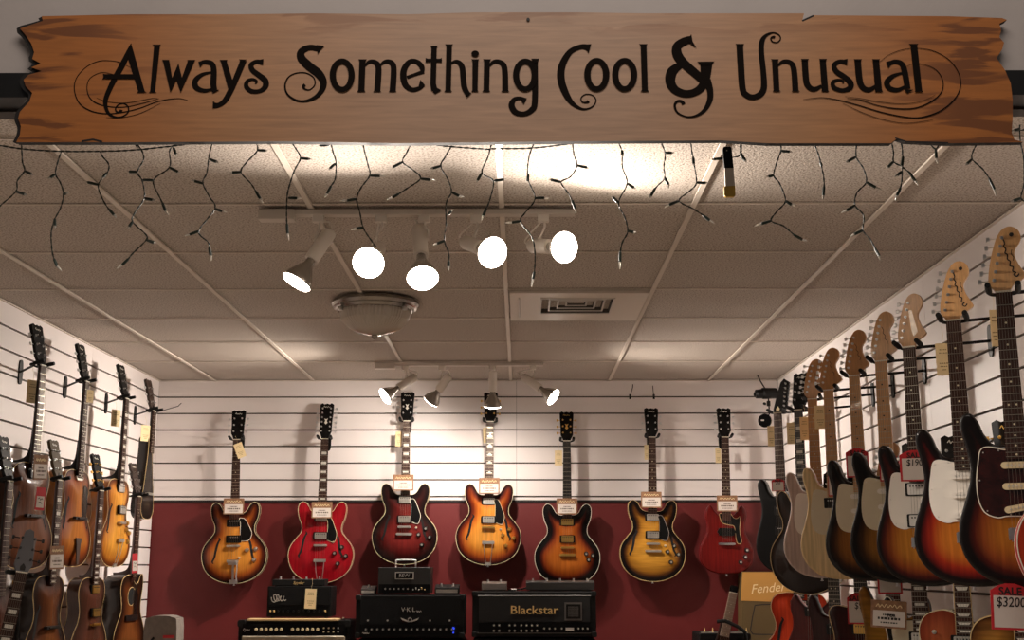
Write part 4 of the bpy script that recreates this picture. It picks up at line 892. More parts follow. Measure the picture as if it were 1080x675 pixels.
Ms.append(back((517, 445), (514.5, 602), label='golden sunburst semi-hollow guitar directly under the down-pointing spotlight', finish='es_amber2', binding=CREAM, guard=('esb', BLACK, CREAM), pups=[('hb', -.475), ('hb', -.585)], bridge='trapeze', knobs=KN, fholes=(.110, -.630), inlay='crown', logo='flower', knobm=GOLD, tunerm=GOLD, selector=(.072, -.64), **es))
Ms.append(back((597.8, 465.5), (598.5, 619), label='black to orange sunburst guitar with gold pickups and no f-holes', finish='dark_amber', binding=IVORY, pups=[('hbg', -.480), ('hbg', -.580)], bridge='stop', knobs=[(.110, -.665), (.125, -.70), (.150, -.675)], inlay='none', logo='flower', tunerm=GOLD, logom=GOLD, knobm=BLACK, **{**es, 'board': EBONY, 'headm': BLKGLOSS}))
Ms.append(back((687.5, 461.5), (688.7, 618), label='yellow to black sunburst semi-hollow guitar beside the red solid-body', finish='yellow', flame=.25, binding=BIND, guard=('esb', BLACK, NICKEL), pups=[('hb', -.475), ('hb', -.578)], bridge='stop', knobs=KN, fholes=(.115, -.625), inlay='dots', logo='script', selector=(.072, -.64), **es))
Ms.append(back((764.5, 461.5), (767, 610), label='dark cherry red double-horned solid guitar, rightmost on the back wall', shape='SG', t=.036, er=.008, finish='sg_red', side='cherry_side', scale=.628, head='gibson', headm=BLKGLOSS, guard=('sg', BLACK, BIND), pups=[('p90', -.560)], bridge='wrap', knobs=[(.118, -.665), (.108, -.705), (.080, -.735)], inlay='dots', logo='script', frets=21))
for M, lab in zip(Ms, ['behind the leftmost sunburst guitar', 'behind the red twelve-string', 'behind the wine red guitar', 'behind the guitar under the spotlight', 'behind the guitar with gold pickups', 'behind the yellow sunburst guitar', 'behind the dark cherry solid guitar']):
    p = M @ Vector((0, .004, 0)); hanger(M, (p.x, YB, p.z - .01), 'black bracket holding the headstock on the back wall, ' + lab, 'hangers on the back wall')
def at(M, x, y, z, rot=0): return M @ T((x, y, z)) @ Matrix.Rotation(math.radians(rot), 4, 'Z')
for M, (px, py), lab in zip(Ms, [(246.5, 534), (339.5, 538), (425.3, 509), (516, 512.5), (598, 534), (687, 527), (767, 531)], ['leftmost back-wall guitar', 'red twelve-string guitar', 'wine red guitar', 'golden sunburst guitar under the spotlight', 'guitar with gold pickups', 'yellow sunburst guitar', 'dark cherry solid guitar']):
    p = PY(px, py, YG - .055); card(frame(p, 0), .122, .094, 'white brown-headed price card on the strings of the ' + lab, 'price', 'price cards on the back wall')
for (px, py), r, w, lab in [((253, 475), 22, .052, 'leftmost back-wall guitar'), ((420.5, 463), 0, .038, 'wine red guitar'), ((512, 459), 3, .028, 'guitar under the spotlight'), ((589, 483), 0, .045, 'guitar with gold pickups'), ((682, 477), 0, .028, 'yellow sunburst guitar'), ((757.5, 480.5), 0, .034, 'dark cherry solid guitar')]:
    p = PY(px, py, YG - .045 if r == 22 else YG + .03); card(frame(p, 0, r), w, .09, 'small manila tag hanging by the neck of the ' + lab, 'manila', 'manila tags on the back wall', name='paper_tag', cat='tag')

# ------------------------------------------------------------------ guitars on the right wall, upper row
XG = 1.32; GR = 'guitars in the upper row on the right wall'; MR = []
def right(nutpx, yaw, X=XG, group=GR, **k):
    n = PX(nutpx[0], nutpx[1], X); g, M = guitar(n, yaw, group=group, **k); MR.append((M, n)); return M
stg = dict(size=.98, shape='ST', bridge='strat', er=.010)
three = [('scw', -.478), ('scw', -.535), ('scw', -.590, 10)]; threec = [('sc', -.478), ('sc', -.535), ('sc', -.592, 10)]
sk = [(.085, -.640), (.100, -.668), (.115, -.695)]
MR0 = right((821, 436), 40, label='all black guitar with slanted headstock, farthest on the right wall', coat=.4, finish='st_black', shape='ST', bridge='tom', head='angular', headm=BLKGLOSS, neckm=DARKNECK, board=ROSE, logom=CREAM, inlay='none', pups=[('hbb', -.49), ('hbb', -.59)])
MR1 = right((843, 433), 45, label='very dark brown guitar with cream-bound edge behind the pale pink one', finish='st_dark', shape='ES', scale=.628, t=.045, arch=.012, side='dark_side', binding=BIND, head='gibson', headm=BLKGLOSS, board=EBONY, inlay='block', logo='script', bridge='stop', pups=[('hb', -.48), ('hb', -.585)], er=0)
MR2 = right((857, 421.5), 22, label='pale pinkish white solid guitar with brown maple neck', finish='st_blush', neckm=MAPLEA, headm=MAPLEA, board=MAPLEA, guard=('strat', WHITEP), pups=three, knobs=sk, knobm=WHITEP, logo='fsmall', **stg)
MR3 = right((874.4, 412), 32, label='creamy blonde solid guitar between the pink one and the brown sunbursts', finish='st_blonde', side='tan_side', neckm=MAPLEA, headm=MAPLEA, board=MAPLE, guard=('strat', MINT), pups=[('hbb', -.485), ('sc', -.59, 10)], knobs=sk, knobm=WHITEP, logo='fsmall', **stg)
MR4 = right((901.8, 397), 36, label='brown two-tone sunburst guitar, smaller-looking and directly beside the blonde one', finish='st_two', neckm=MAPLEH, headm=MAPLEA, board=MAPLE, guard=('strat', MINT), pups=three, knobs=sk, knobm=MINT, logo='fsmall', **stg)
MR5 = right((930, 381.6), 36, label='brown two-tone sunburst guitar with pale maple neck and chrome tuners, fourth from the front', finish='st_two2', neckm=MAPLEH, headm=MAPLEH, board=MAPLE, guard=('strat', MINT), pups=three, knobs=sk, knobm=MINT, logo='fsmall', **stg)
MR6 = right((959.6, 366.8), 38, label='three-tone sunburst guitar with white pickguard and silver humbucking pickups', finish='st_three', neckm=MAPLEH, headm=MAPLEH, board=ROSE, guard=('strat', WHITEP), pups=[('hb', -.485), ('hb', -.590)], knobs=sk, knobm=WHITEP, logo='foil', **stg)
MR7 = right((1006, 338.8), 28, label='red three-tone sunburst guitar with white pickguard and large pale headstock', finish='st_red', neckm=MAPLEH, headm=MAPLEH, board=ROSE, guard=('strat', WHITEP), pups=three, knobs=sk, knobm=WHITEP, logo='big', **stg)
MR8 = right((1058.5, 309), 23, label='sunburst guitar with dark tortoise pickguard and cream pickups, nearest in the row', finish='st_amber', neckm=MAPLEH, headm=MAPLEH, board=ROSE, guard=('strat', TORT, IVORY), pups=threec, knobs=sk, knobm=CREAM, logo='big', **stg)
n9 = Vector((1.395, 2.985, CZ + .735)); g9, MR9 = guitar(n9, 14, 'red-orange guitar with ivory edge cut off by the right side of the photo', shape='ES', finish='red_edge', side='cherry_side', scale=.628, arch=.012, er=0, t=.045, binding=IVORY, head='gibson', headm=BLKGLOSS, bridge='stop', pups=[('hb', -.48), ('hb', -.585)], group=GR, name='semi_hollow_guitar', inlay='block', logo='script')
names = ['of the all black guitar', 'of the dark brown bound guitar', 'of the pale pink guitar', 'of the blonde guitar', 'of the sunburst guitar beside the blonde one', 'of the fourth sunburst guitar from the front', 'of the guitar with silver humbucking pickups', 'of the red sunburst guitar', 'of the guitar with tortoise pickguard']
for (M, n), s in zip(MR, names): hanger(M, (XR, n.y - .02, n.z + .02), 'long black wall bracket gripping the headstock ' + s, 'hangers on the right wall')
hanger(MR9, (XR, n9.y + .03, n9.z + .02), 'long black wall bracket of the guitar cut off at the right side', 'hangers on the right wall')
# manila tags by the headstocks
for (px, py), X, w, lab in [((995, 379), 1.36, .045, 'red three-tone sunburst guitar'), ((1049, 346), 1.345, .022, 'guitar with tortoise pickguard'), ((813.5, 460), 1.31, .038, 'all black guitar'), ((835, 457), 1.32, .045, 'dark brown bound guitar'), ((848.5, 452), 1.29, .040, 'pale pink guitar'), ((865, 440), 1.335, .050, 'blonde guitar')]:
    p = PX(px, py, X); card(frame(p, 15), w, .105, 'manila tag hanging by the neck of the ' + lab, 'manila', 'manila tags on the right wall', name='paper_tag', cat='tag')
# red sale tags
def sale(px, py, X, w, h, yaw, label, price, z=0, head='SALE', off=0, rot=0):
    p = PX(px, py, X) + Vector((0, -.025, 0)); g = card(frame(p, yaw, rot), w, h, label, 'sale', 'red sale tags', name='sale_tag', cat='price tag')
    text(head, 'sale_word', g, T((0, h * .34, .0010)), h * .24, INK, bold=.0008, sx=1.0)
    if price: text(price, 'handwritten_price', g, T((off, h * .10, .0016)), h * .30, INK, bold=.0003, sx=.85, shear=.1)
    return g
sale(963, 492, 1.30, .098, .100, 18, 'red sale tag marked 190 on the guitar with silver humbucking pickups', '$190.')
sale(936, 494, 1.32, .070, .095, 25, 'red sale tag half hidden behind the horn of the sunburst guitar with silver pickups', '$')
sale(902.5, 489, 1.305, .085, .110, 10, 'red sale tag behind the dark horn on the fourth sunburst guitar neck', '')
sale(877, 510, 1.31, .040, .11, 25, 'narrow red sale tag behind the horn of the sunburst guitar beside the blonde one', '')
sale(819.5, 512, 1.28, .062, .060, 15, 'small red sale tag marked 420 on the dark brown bound guitar', '420')

# ------------------------------------------------------------------ right wall, lower row
GL = 'guitars in the lower row on the right wall'; LR = []
def low(px, D, yaw, X=1.30, z=.235, **k):
    n = Vector((X, (D - z * math.sin(TH)) / math.cos(TH), CZ + z)); n.x = (px - 549) * D / F
    g, M = guitar(n, yaw, group=GL, **k); LR.append((M, n)); return M
low(1066, 3.52, 20, shape='LP', label='flamed brown single-cut guitar with yellow binding, lower row, nearest the camera', t=.05, arch=.012, er=0, finish='flame_lp', flame=.45, binding=BIND, nboard=True, head='gibson', headm=BLKGLOSS, logo='script', inlay='trap', bridge='stop', pups=[('hb', -.47), ('hb', -.57)], scale=.628, logom=GOLD, tunerm=GOLD)
low(1007, 3.94, 30, shape='LP', label='faded cherry single-cut guitar with pale binding, lower row, second from the front', t=.05, arch=.012, er=0, finish='cherry_lp', binding=CREAM, nboard=True, head='gibson', headm=BLKGLOSS, logo='script', inlay='trap', bridge='stop', pups=[('hb', -.47), ('hb', -.57)], scale=.628, selector=(-.095, -.44), knobs=[(.10, -.66), (.13, -.70)])
low(963, 4.235, 35, shape='PRS', label='black guitar with white-edged horn and block-marked neck, lower row', t=.045, finish='st_black', binding=IVORY, head='gibson', headm=BLKGLOSS, logo='script', inlay='block', guard=('tele', MINT, BLACK), bridge='stop', pups=[('hb', -.48)], z=.24)
low(935, 4.58, 35, shape='PRS', label='mustard gold guitar with pointed horn, lower row, behind the rectangular card', t=.045, finish='mustard', flame=.3, head='fender', headm=MAPLEA, inlay='dots', bridge='strat', pups=[('sc', -.48)], z=.27, logo='fsmall')
low(903, 4.96, 35, shape='TELE', label='maroon guitar with thin cream binding and dark neck, lower row', t=.045, finish='maroon', binding=BIND, head='gibson', headm=BLKGLOSS, logo='script', board=EBONY, inlay='none', bridge='stop', pups=[('hbg', -.485)], z=.24)
low(876, 5.325, 40, shape='PRS', label='nearly black guitar in shadow below the blonde guitar, lower row', t=.045, finish='maroon', head='gibson', headm=BLKGLOSS, board=EBONY, neckm=DARKNECK, inlay='dots', bridge='stop', pups=[('hbb', -.485)], z=.22)
low(853, 5.97, 35, shape='SG', label='dark oxblood guitar beside the orange hollow-body, lower row', t=.045, finish='ox', head='gibson', headm=BLKGLOSS, board=EBONY, inlay='dots', bridge='stop', pups=[('hbb', -.485)], z=.27, side='cherry_side')
low(838, 6.41, 10, X=1.32, shape='AR', label='orange hollow-body guitar with cream binding and f-holes, lower row, farthest', t=.07, arch=.018, er=0, finish='orange', side='cherry_side', binding=CREAM, head='gibson', headm=BLKGLOSS, board=EBONY, inlay='block', bridge='bigsby', pups=[('hb', -.48)], fholes=(.105, -.62), z=.285, scale=.628, name='hollow_body_guitar')
for (M, n), s in zip(LR, ['the flamed brown guitar', 'the faded cherry guitar', 'the black white-edged guitar', 'the mustard gold guitar', 'the maroon guitar', 'the nearly black guitar', 'the oxblood guitar', 'the orange hollow-body guitar']):
    hanger(M, (XR, n.y - .02, n.z + .02), 'wall bracket of the lower row holding ' + s, 'hangers on the right wall')
sale(1062, 640, 1.235, .098, .112, 4, 'large red sale tag marked 3200 at the lower right', '$3200', rot=-2)
sale(936, 609, 1.33, .085, .115, 8, 'red-edged price tag marked 4599 hanging below the sunburst bodies', '$4599', head='SALE')
sale(902, 642, 1.31, .072, .115, 15, 'red sale tag marked 9 beside the maroon guitar horn', '$9', off=.006)
p = PX(937.5, 648, 1.25); g = card(frame(p, 8, -4), .118, .092, 'brown-framed rectangular card reading FOR in front of the lower row guitars', 'price', None, lines=1)
text('FOR', 'card_word', g, T((.008, -.004, .0018)), .014, INK, bold=.0004)

# ------------------------------------------------------------------ left wall
GLW = 'guitars on the left wall'; ML = []
def leftg(px, py, X=-2.08, yaw=-86, group=GLW, **k):
    n = PX(px, py, X); g, M = guitar(n, yaw, group=group, **k); ML.append((M, n)); return M
ar = dict(coat=.45, shape='AR', arch=.020, er=0, heel=True, neckm=DARKNECK, head='gibson', headm=BLKGLOSS, scale=.640, name='archtop_guitar')
leftg(42, 386, yaw=-80, label='matte brown archtop guitar hanging nearest on the left wall', t=.082, finish='brown_arch', side='brown_side', binding=BIND, bridge='wood', fholes=(.105, -.62), inlay='none', logo='script', pups=[('hbb', -.465)], **{**ar, 'coat': .2})
leftg(88.5, 403, label='glossy amber archtop guitar with wooden bridge, second on the left wall', t=.085, finish='amber_arch', side='amber_side', binding=BIND, bridge='wood', fholes=(.108, -.62), inlay='dots', logo='script', guard=('arch', BLKGLOSS), pups=[('tele', -.455)], **ar)
leftg(131, 421, label='golden sunburst archtop guitar with two silver pickups, third on the left wall', t=.085, finish='gold_arch', side='amber_side', binding=BIND, bridge='trapeze', fholes=(.108, -.62), inlay='block', logo='script', pups=[('hb', -.465), ('hb', -.575)], knobs=KN, knobm=GOLD, **ar)
leftg(161, 434, label='small slender dark guitar hanging last on the left wall by the corner', shape='TD', t=.06, er=.004, finish='dark_top', side='dark_side', binding=BIND, neckm=DARKNECK, head='gibson', headm=mat('brown_head', '#2a1a12', .4), scale=.46, frets=12, bridge='tom', name='slender_lap_guitar')
nm = ['matte brown archtop', 'glossy amber archtop', 'golden sunburst archtop', 'small slender dark guitar']
for (M, n), s in zip(ML[:4], nm): hanger(M, (XL, n.y + .17, n.z), 'black bracket holding the ' + s + ' on the left wall', 'hangers on the left wall')
k0 = len(ML)
leftg(7, 508, X=-2.08, label='dark guitar at the far left edge of the photo, lower row', t=.08, finish='walnut', side='dark_side', bridge='tom', inlay='none', logo='script', **{**ar, 'heel': False})
leftg(60, 507, X=-2.09, yaw=-84, label='brown archtop with pale binding under the matte brown archtop', t=.08, finish='tobacco', side='dark_side', binding=BIND, bridge='wood', fholes=(.105, -.62), inlay='block', logo='script', **{**ar, 'neckm': MAHOG, 'headm': mat('pearly_head', '#4a3c28', .6, spec=.15)})
leftg(104, 518, X=-2.09, yaw=-84, label='reddish brown guitar with gold hardware, lower row of the left wall', t=.06, finish='walnut', side='brown_side', binding=BIND, bridge='trapeze', inlay='block', logo='script', pups=[('hbg', -.475), ('hbg', -.585)], tunerm=GOLD, **{**ar, 'neckm': MAHOG})
leftg(145, 524, X=-2.09, yaw=-84, label='sunburst flat-top acoustic with round soundhole and dark sides, left wall', shape='AC', t=.10, er=.003, finish='tobacco', side='dark_side', binding=BIND, bridge='pin', hole=True, inlay='dots', neckm=MAHOG, head='gibson', headm=mat('brown_head', '#2a1a12', .4), scale=.640, frets=19, logo='script', name='acoustic_guitar', guard=('arch', BLKGLOSS), heel=True)
for (M, n), s in zip(ML[k0:], ['dark guitar at the far left edge', 'brown bound archtop of the lower row', 'reddish brown guitar with gold hardware', 'flat-top acoustic guitar']): hanger(M, (XL, n.y + .01, n.z), 'bracket of the lower left row holding the ' + s, 'hangers on the left wall')
# a guitar on a floor stand in front of the left wall
nf = PX(22.5, 604, -1.93)
gs, MS2 = guitar(nf, -30, 'grey-headed guitar leaning on a stand in front of the left wall', shape='PRS', finish='walnut', side='dark_side', neckm=MAHOG, headm=mat('grey_head', '#4e4c50', .5), head='taper', tunerm=BLACK, roll=-9, inlay='block', bridge='tom', pups=[('hb', -.48), ('hb', -.58)], group=GLW)
st = empty('guitar_stand', T(Vector((nf.x - .05, nf.y + .1, 0))), 'black floor stand whose yoke holds the grey-headed guitar at the left', 'guitar stand'); iv3 = st.matrix_world.inverted()
b = MB(); top_ = iv3 @ (MS2 @ Vector((0, .0, -.045))); b.tube([(0, .1, .3), top_], .009, 10); b.build('pole', BLACK, st)
b = MB()
for sx in (-1, 1): b.tube([iv3 @ (MS2 @ Vector(q)) for q in spline([(0, 0, -.045), (sx * .045, -.004, -.035), (sx * .05, -.004, .03)], 4)], .009, 8)
b.build('yoke', BLKSAT, st)
for a in (340, 40, 275):
    b = MB(); b.tube([(0, .1, .34), (.30 * math.cos(math.radians(a)), .1 + .30 * math.sin(math.radians(a)), .012)], .008, 8); b.build('leg', BLACK, st)
b = MB(); q0 = iv3 @ (MS2 @ Vector((0, -.80, -.05))); b.tube([(0, .1, .32), q0 + Vector((-.10, 0, -.02)), q0 + Vector((.10, 0, -.02))], .008, 8); b.build('cradle', BLKSAT, st)
# tags on the left wall
for (px, py), X, yaw, w, h, lab in [((34, 413), -2.10, -55, .052, .100, 'matte brown archtop'), ((95, 418), -2.03, -55, .036, .060, 'glossy amber archtop'), ((122, 441), -2.12, -55, .055, .088, 'golden sunburst archtop'), ((153.5, 457), -2.10, -50, .060, .090, 'small slender dark guitar')]:
    p = PX(px, py, X); card(frame(p, yaw), w, h, 'manila tag hanging from the headstock of the ' + lab, 'manila', 'manila tags on the left wall', name='paper_tag', cat='tag')
p = PX(43, 493, -2.03); card(frame(p, -62, 2), .075, .105, 'white price card on the strings of the matte brown archtop', 'price', 'price cards on the left wall')
p = PX(60, 588, -2.02); card(frame(p, -60, 2), .075, .100, 'white price card at the neck joint of the lower brown archtop', 'price', 'price cards on the left wall')
p = PX(42.5, 526, -2.02); card(frame(p, -58, -2), .045, .095, 'red and white tag on the body of the matte brown archtop', 'redtag', 'red hanging tags', name='hanging_tag', cat='tag')
p = PX(142.3, 594, -2.02); card(frame(p, -40, 2), .030, .10, 'red and white tag on the neck of the flat-top acoustic', 'redtag', 'red hanging tags', name='hanging_tag', cat='tag')
p = PX(13.5, 640, -2.0); g = empty('hanging_tag', frame(p, -35, -6), 'tall yellow card hanging behind the grey-headed guitar neck', 'tag')
b = MB(); b.prism([(-.018, .10), (.018, .095), (.014, -.02), (.004, -.105), (-.010, -.105)], -.0006, .0006); b.build('paper', mat('yellow_card', '#c99a20', .7), g, smooth=0)
b = MB()
for y in (.06, .04, .01): b.box((0, y, .0010), (.02, .010, .0005))
b.build('printing', INK, g, smooth=0)

# ------------------------------------------------------------------ amplifiers along the back wall
YA = 6.93
def W(px, py, Y=YA): return PY(px, py, Y)
def tolexbox(b, x0, x1, z0, z1, y0, y1, r=.012): b.rbox(((x0 + x1) / 2, (y0 + y1) / 2, (z0 + z1) / 2), (x1 - x0, y1 - y0, z1 - z0), r, 0, axis=1)
def amp(name, label, cat, x0, x1, yt, yb, Y=YA, depth=.26, zmin=None):
    a = W(x0, yb, Y); c = W(x1, yt, Y); g = empty(name, T(Vector(((a.x + c.x) / 2, Y, a.z))), label, cat)
    return g, c.x - a.x, c.z - a.z, a, c
def knobrow(g, xs, z, y, r=.0075, m=None, cap=None, name='knob'):
    for x in xs:
        b = MB(); b.rings([((x, y, z), r), ((x, y - .008, z), r * .95), ((x, y - .014, z), r * .7)], 12); b.cyl((x, y - .014, z), (x, y - .0148, z), r * .55, n=10, m=1); b.build(name, [m or BLACK, cap or NICKEL], g)
def corners(g, w, h, y=0, d=.26, m=None):
    for sx in (-1, 1):
        for z in (0, h):
            b = MB(); s = 1 if z == 0 else -1
            b.rbox((sx * (w / 2 - .012), y + .006, z + s * .012), (.030, .022, .030), .008, axis=1); b.build('corner_guard', m or BLKSAT, g, bevel=.003)
GOLDT = mat('gold_logo', '#d9b878', .4, .3); SILV = mat('silver_logo', '#c7c2ba', .35, .4)
# tall cabinets carrying the heads (their tops lie below the frame)
def cabinet(x0, x1, z, label, Y=YA, depth=.34):
    g = empty('speaker_cabinet', T(Vector(((x0 + x1) / 2, Y, 0))), label, 'speaker cabinet', 'speaker cabinets under the amplifier heads'); w = x1 - x0; h = z
    b = MB(); tolexbox(b, -w / 2, w / 2, .03, h, 0.01, depth, .015); b.build('cabinet_shell', TOLEX, g, bevel=.004)
    b = MB(); b.box((0, .004, h / 2), (w - .06, .02, h - .10)); b.build('grille_cloth', mat('grille_cloth', '#171615', .9, bump=.6, bscale=900), g)
    for sx in (-1, 1):
        b = MB(); b.cyl((sx * (w / 2 - .06), .06, 0), (sx * (w / 2 - .06), .06, .03), .02, n=12); b.build('rubber_foot', BLKSAT, g)
        b = MB(); b.cyl((sx * (w / 2 - .06), depth - .06, 0), (sx * (w / 2 - .06), depth - .06, .03), .02, n=12); b.build('rubber_foot', BLKSAT, g)
# head with winged emblem
g, w, h, a, c = amp('amplifier_head', 'wide black amplifier head with silver winged emblem in the middle', 'amplifier', 374.5, 490, 628, 672.5)
zK = c.z; cabinet(a.x, c.x, a.z - .012, 'black speaker cabinet under the head with the winged emblem')
b = MB(); tolexbox(b, -w / 2, w / 2, 0, h, 0, .27, .014); b.build('cabinet_shell', TOLEX, g, bevel=.004)
b = MB(); b.box((0, -.002, h * .60), (w - .05, .008, h * .62)); b.build('grille_panel', mat('black_mesh', '#070606', .8, bump=.8, bscale=900, spec=.15), g)
b = MB(); b.box((0, -.004, h * .19), (w - .05, .010, h * .24)); b.build('control_panel', BLKGLOSS, g)
knobrow(g, [-w * .40 + w * .0525 * i for i in range(16)], h * .20, -.009, .008)
for fx in (-.385, -.205, .185, .365):
    b = MB(); b.cyl((w * fx, -.006, h * .405), (w * fx, -.012, h * .405), .005, n=12); b.build('panel_screw', SILV, g)
b = MB(); b.cyl((w * .40, -.009, h * .22), (w * .40, -.016, h * .22), .008, n=12); b.cyl((w * .40, -.009, h * .12), (w * .40, -.014, h * .12), .005, n=10); b.build('blue_jewel_light', mat('blue_lamp', '#2030a0', .3, emit=('#3048e0', 1.2)), g)
b = MB()
for sx in (-1, 1): b.prism([(sx * .010, h * .40), (sx * .050, h * .47), (sx * .042, h * .415), (sx * .004, h * .36)], .006, .010, 0, X2Z)
b.cyl((0, -.006, h * .425), (0, -.012, h * .425), .012, n=16); b.prism([(.006 * (1 if k % 2 else 2.1) * math.sin(k * math.pi / 5), h * .425 + .006 * (1 if k % 2 else 2.1) * math.cos(k * math.pi / 5)) for k in range(10)], .012, .014, 1, X2Z); b.build('winged_emblem', [SILV, BLACK], g, smooth=0)
RX = Matrix.Rotation(math.pi / 2, 4, 'X')
text('V·K·L', 'logo', g, T((-.01, -.0072, h * .66)) @ RX, .034, SILV, .0008); b = MB(); b.ribbon([(x - w * .40, y + h * .10, .0032) for x, y in spline([(-.02,0),(-.014,.005),(-.010,-.003),(-.004,.005),(.001,-.003),(.006,.006),(.010,-.002),(.018,.002)], 3)], .0100, 0, X2Z); b.build('small_lettering', SILV, g)
b = MB(); b.ribbon([(x + .048, y + h * .62, .0032) for x, y in spline([(-.014,.003),(-.006,.003),(-.008,-.004),(0,.003),(.004,-.003),(.010,.004),(.014,-.002)], 3)], .0075, 0, X2Z); b.build('small_lettering', SILV, g)
corners(g, w, h)
# small head with silver handle
g, w, h, a, c = amp('amplifier_head', 'small black lunchbox amplifier with silver handle on top of the wide head', 'amplifier', 398.5, 454.5, 596.5, 624.8, YA + .03)
g.location.z = zK + .006
b = MB(); tolexbox(b, -w / 2, w / 2, .006, h, 0, .17, .004); b.build('metal_case', mat('black_metal', '#1b1a19', .42), g, bevel=.002)
b = MB(); b.tube(spline([(-.056, .07, h - .002), (-.056, .07, h + .030), (-.048, .07, h + .040), (.048, .07, h + .040), (.056, .07, h + .030), (.056, .07, h - .002)], 3), .0045, 10); b.build('handle', CHROME, g)
b = MB(); b.box((0, -.002, h * .69), (.104, .006, .040), 0); b.box((0, -.0055, h * .69), (.094, .003, .031), 1); b.build('name_plate', [SILV, BLKGLOSS], g, smooth=0)
text('REVV', 'logo', g, T((0, -.0074, h * .69)) @ RX, .024, SILV, .0006, sx=1.1)
knobrow(g, [-.105 + .025 * i for i in range(6)], h * .20, -.001, .006)
for i in range(5):
    b = MB(); b.cyl((.050 + .016 * i, 0, h * .18), (.050 + .016 * i, -.010, h * (.24 if i % 2 else .16)), .0028, n=6); b.build('mini_switch', GOLDT if i > 2 else SILV, g)
b = MB(); b.box((0, .0015, h * .20), (w - .01, .004, h * .34)); b.build('control_panel', BLKGLOSS, g)
for sx in (-1, 1):
    for yy in (.03, .14): b = MB(); b.cyl((sx * .11, yy, 0), (sx * .11, yy, .007), .010, n=10); b.build('rubber_foot', BLKSAT, g)
def pedal(name, label, x0, x1, yt, yb, Y, depth, zb, nsw=2, m=None, plate=None, slope=.6, logo=None, cat='pedal', group='pedals on the amplifiers'):
    a = W(x0, yb, Y); c = W(x1, yt, Y); g = empty(name, T(Vector(((a.x + c.x) / 2, Y, zb))), label, cat, group); w = c.x - a.x; h = c.z - a.z
    b = MB(); pr = [(0, 0.003), (depth, 0.003), (depth, h), (depth * .75, h), (0, h * slope)]
    b.prism(pr, -w / 2, w / 2, 0, Matrix(((0, 0, 1, 0), (1, 0, 0, 0), (0, 1, 0, 0), (0, 0, 0, 1)))); b.build('housing', m or BLKSAT, g, bevel=.0015)
    b = MB(); b.box((0, depth / 2, .0015), (w * .9, depth * .9, .003)); b.build('rubber_base', BLKSAT, g)
    for i in range(nsw):
        x = -w / 2 + w * (i + .5) / nsw; yy = depth * .38; z = h * (slope + (1 - slope) * .38 / .75)
        b = MB(); b.cyl((x, yy, z - .003), (x, yy, z + .003), .008, n=10); b.cyl((x, yy, z + .003), (x, yy, z + .016), .0052, n=10); b.build('foot_switch', CHROME, g)
    if plate:
        b = MB(); b.box((0, -.0006, h * slope * .5), (w * .9, .001, h * slope * .55)); b.build('face_plate', plate, g)
    return g, w, h
pedal('effect_pedal', 'little dark pedal left of the small amplifier with silver handle', 380.5, 395.5, 616.5, 625.5, YA + .06, .10, zK + .004, 1, mat('dark_grey_metal', '#282523', .45), NICKEL)
pedal('effect_pedal', 'silver-fronted two-button pedal right of the small amplifier with silver handle', 458.5, 484, 614, 624.5, YA + .05, .11, zK + .004, 2, BLKSAT, mat('brushed_metal', '#a59d94', .35, .6), .65)
# head with large logo
g, w, h, a, c = amp('amplifier_head', 'black amplifier head lettered Blackstar in gold', 'amplifier', 498, 628.5, 624, 671.5)
zB = c.z; cabinet(a.x, c.x, a.z - .012, 'black speaker cabinet under the head lettered in gold')
b = MB(); tolexbox(b, -w / 2, w / 2, 0, h, 0, .27, .014); b.build('cabinet_shell', TOLEX, g, bevel=.004)
b = MB(); b.box((0, -.003, h * .60), (w - .07, .008, h * .55)); b.build('grille_panel', mat('black_cloth', '#0b0a0a', .85), g)
b = MB(); b.box((0, -.004, h * .20), (w - .07, .010, h * .22)); b.build('control_panel', BLKGLOSS, g)
b = MB()
for z in (h * .085, h * .905): b.tube([(-w / 2 + .03, -.003, z), (w / 2 - .03, -.003, z)], .0035, 6)
b.build('piping', mat('grey_piping', '#55504c', .5), g)
text('Blackstar', 'logo', g, T((.000, -.0085, h * .585)) @ RX, .062, GOLDT, .0015, sx=1.17, bold=.0006)
vx = w * .315
b = MB(); b.box((vx, -.008, h * .56), (.096, .008, h * .40), 0); b.box((vx, -.0125, h * .56), (.080, .003, h * .32), 1)
for i in range(9): b.box((vx - .026 + .0065 * i, -.0145, h * .56), (.0025, .003, h * .24), 0)
for i in range(6): b.box((vx, -.0145, h * (.47 + .036 * i)), (.058, .003, .002), 0)
b.build('vent_grille', [mat('grey_piping', '#55504c', .5), BLACK], g, smooth=0)
kx = [(-.325 + .042 * i) for i in (0, 1)] + [-.20, -.158] + [-.105, -.062, -.02, .022]
knobrow(g, [w * x for x in kx], h * .255, -.009, .0075, cap=IVORY); knobrow(g, [w * x for x in kx], h * .135, -.009, .0075, cap=IVORY)
knobrow(g, [w * x for x in (.08, .122, .165, .22, .355, .39, .428)], h * .185, -.009, .0070, cap=IVORY)
b = MB(); b.box((w * .285, -.010, h * .165), (.045, .004, .018)); b.build('name_plate', SILV, g); corners(g, w, h)
pedal('effect_pedal', 'small grey two-button pedal on the left end of the gold-lettered amplifier', 508, 534.5, 614.5, 624, YA + .08, .10, zB + .004, 2, mat('grey_pedal', '#6e6560', .4, .3), None, .8)
pedal('foot_controller', 'wide dark foot controller lying on the right half of the gold-lettered amplifier', 555, 627, 614.5, 625, YA + .07, .15, zB + .004, 5, mat('dark_grey_metal', '#282523', .45), None, .85, cat='foot controller')
g = empty('audio_cable', T(Vector((PY(545, 622, YA + .1).x, YA + .1, zB + .006))), 'short black cable between the two pedals on the gold-lettered amplifier', 'cable')
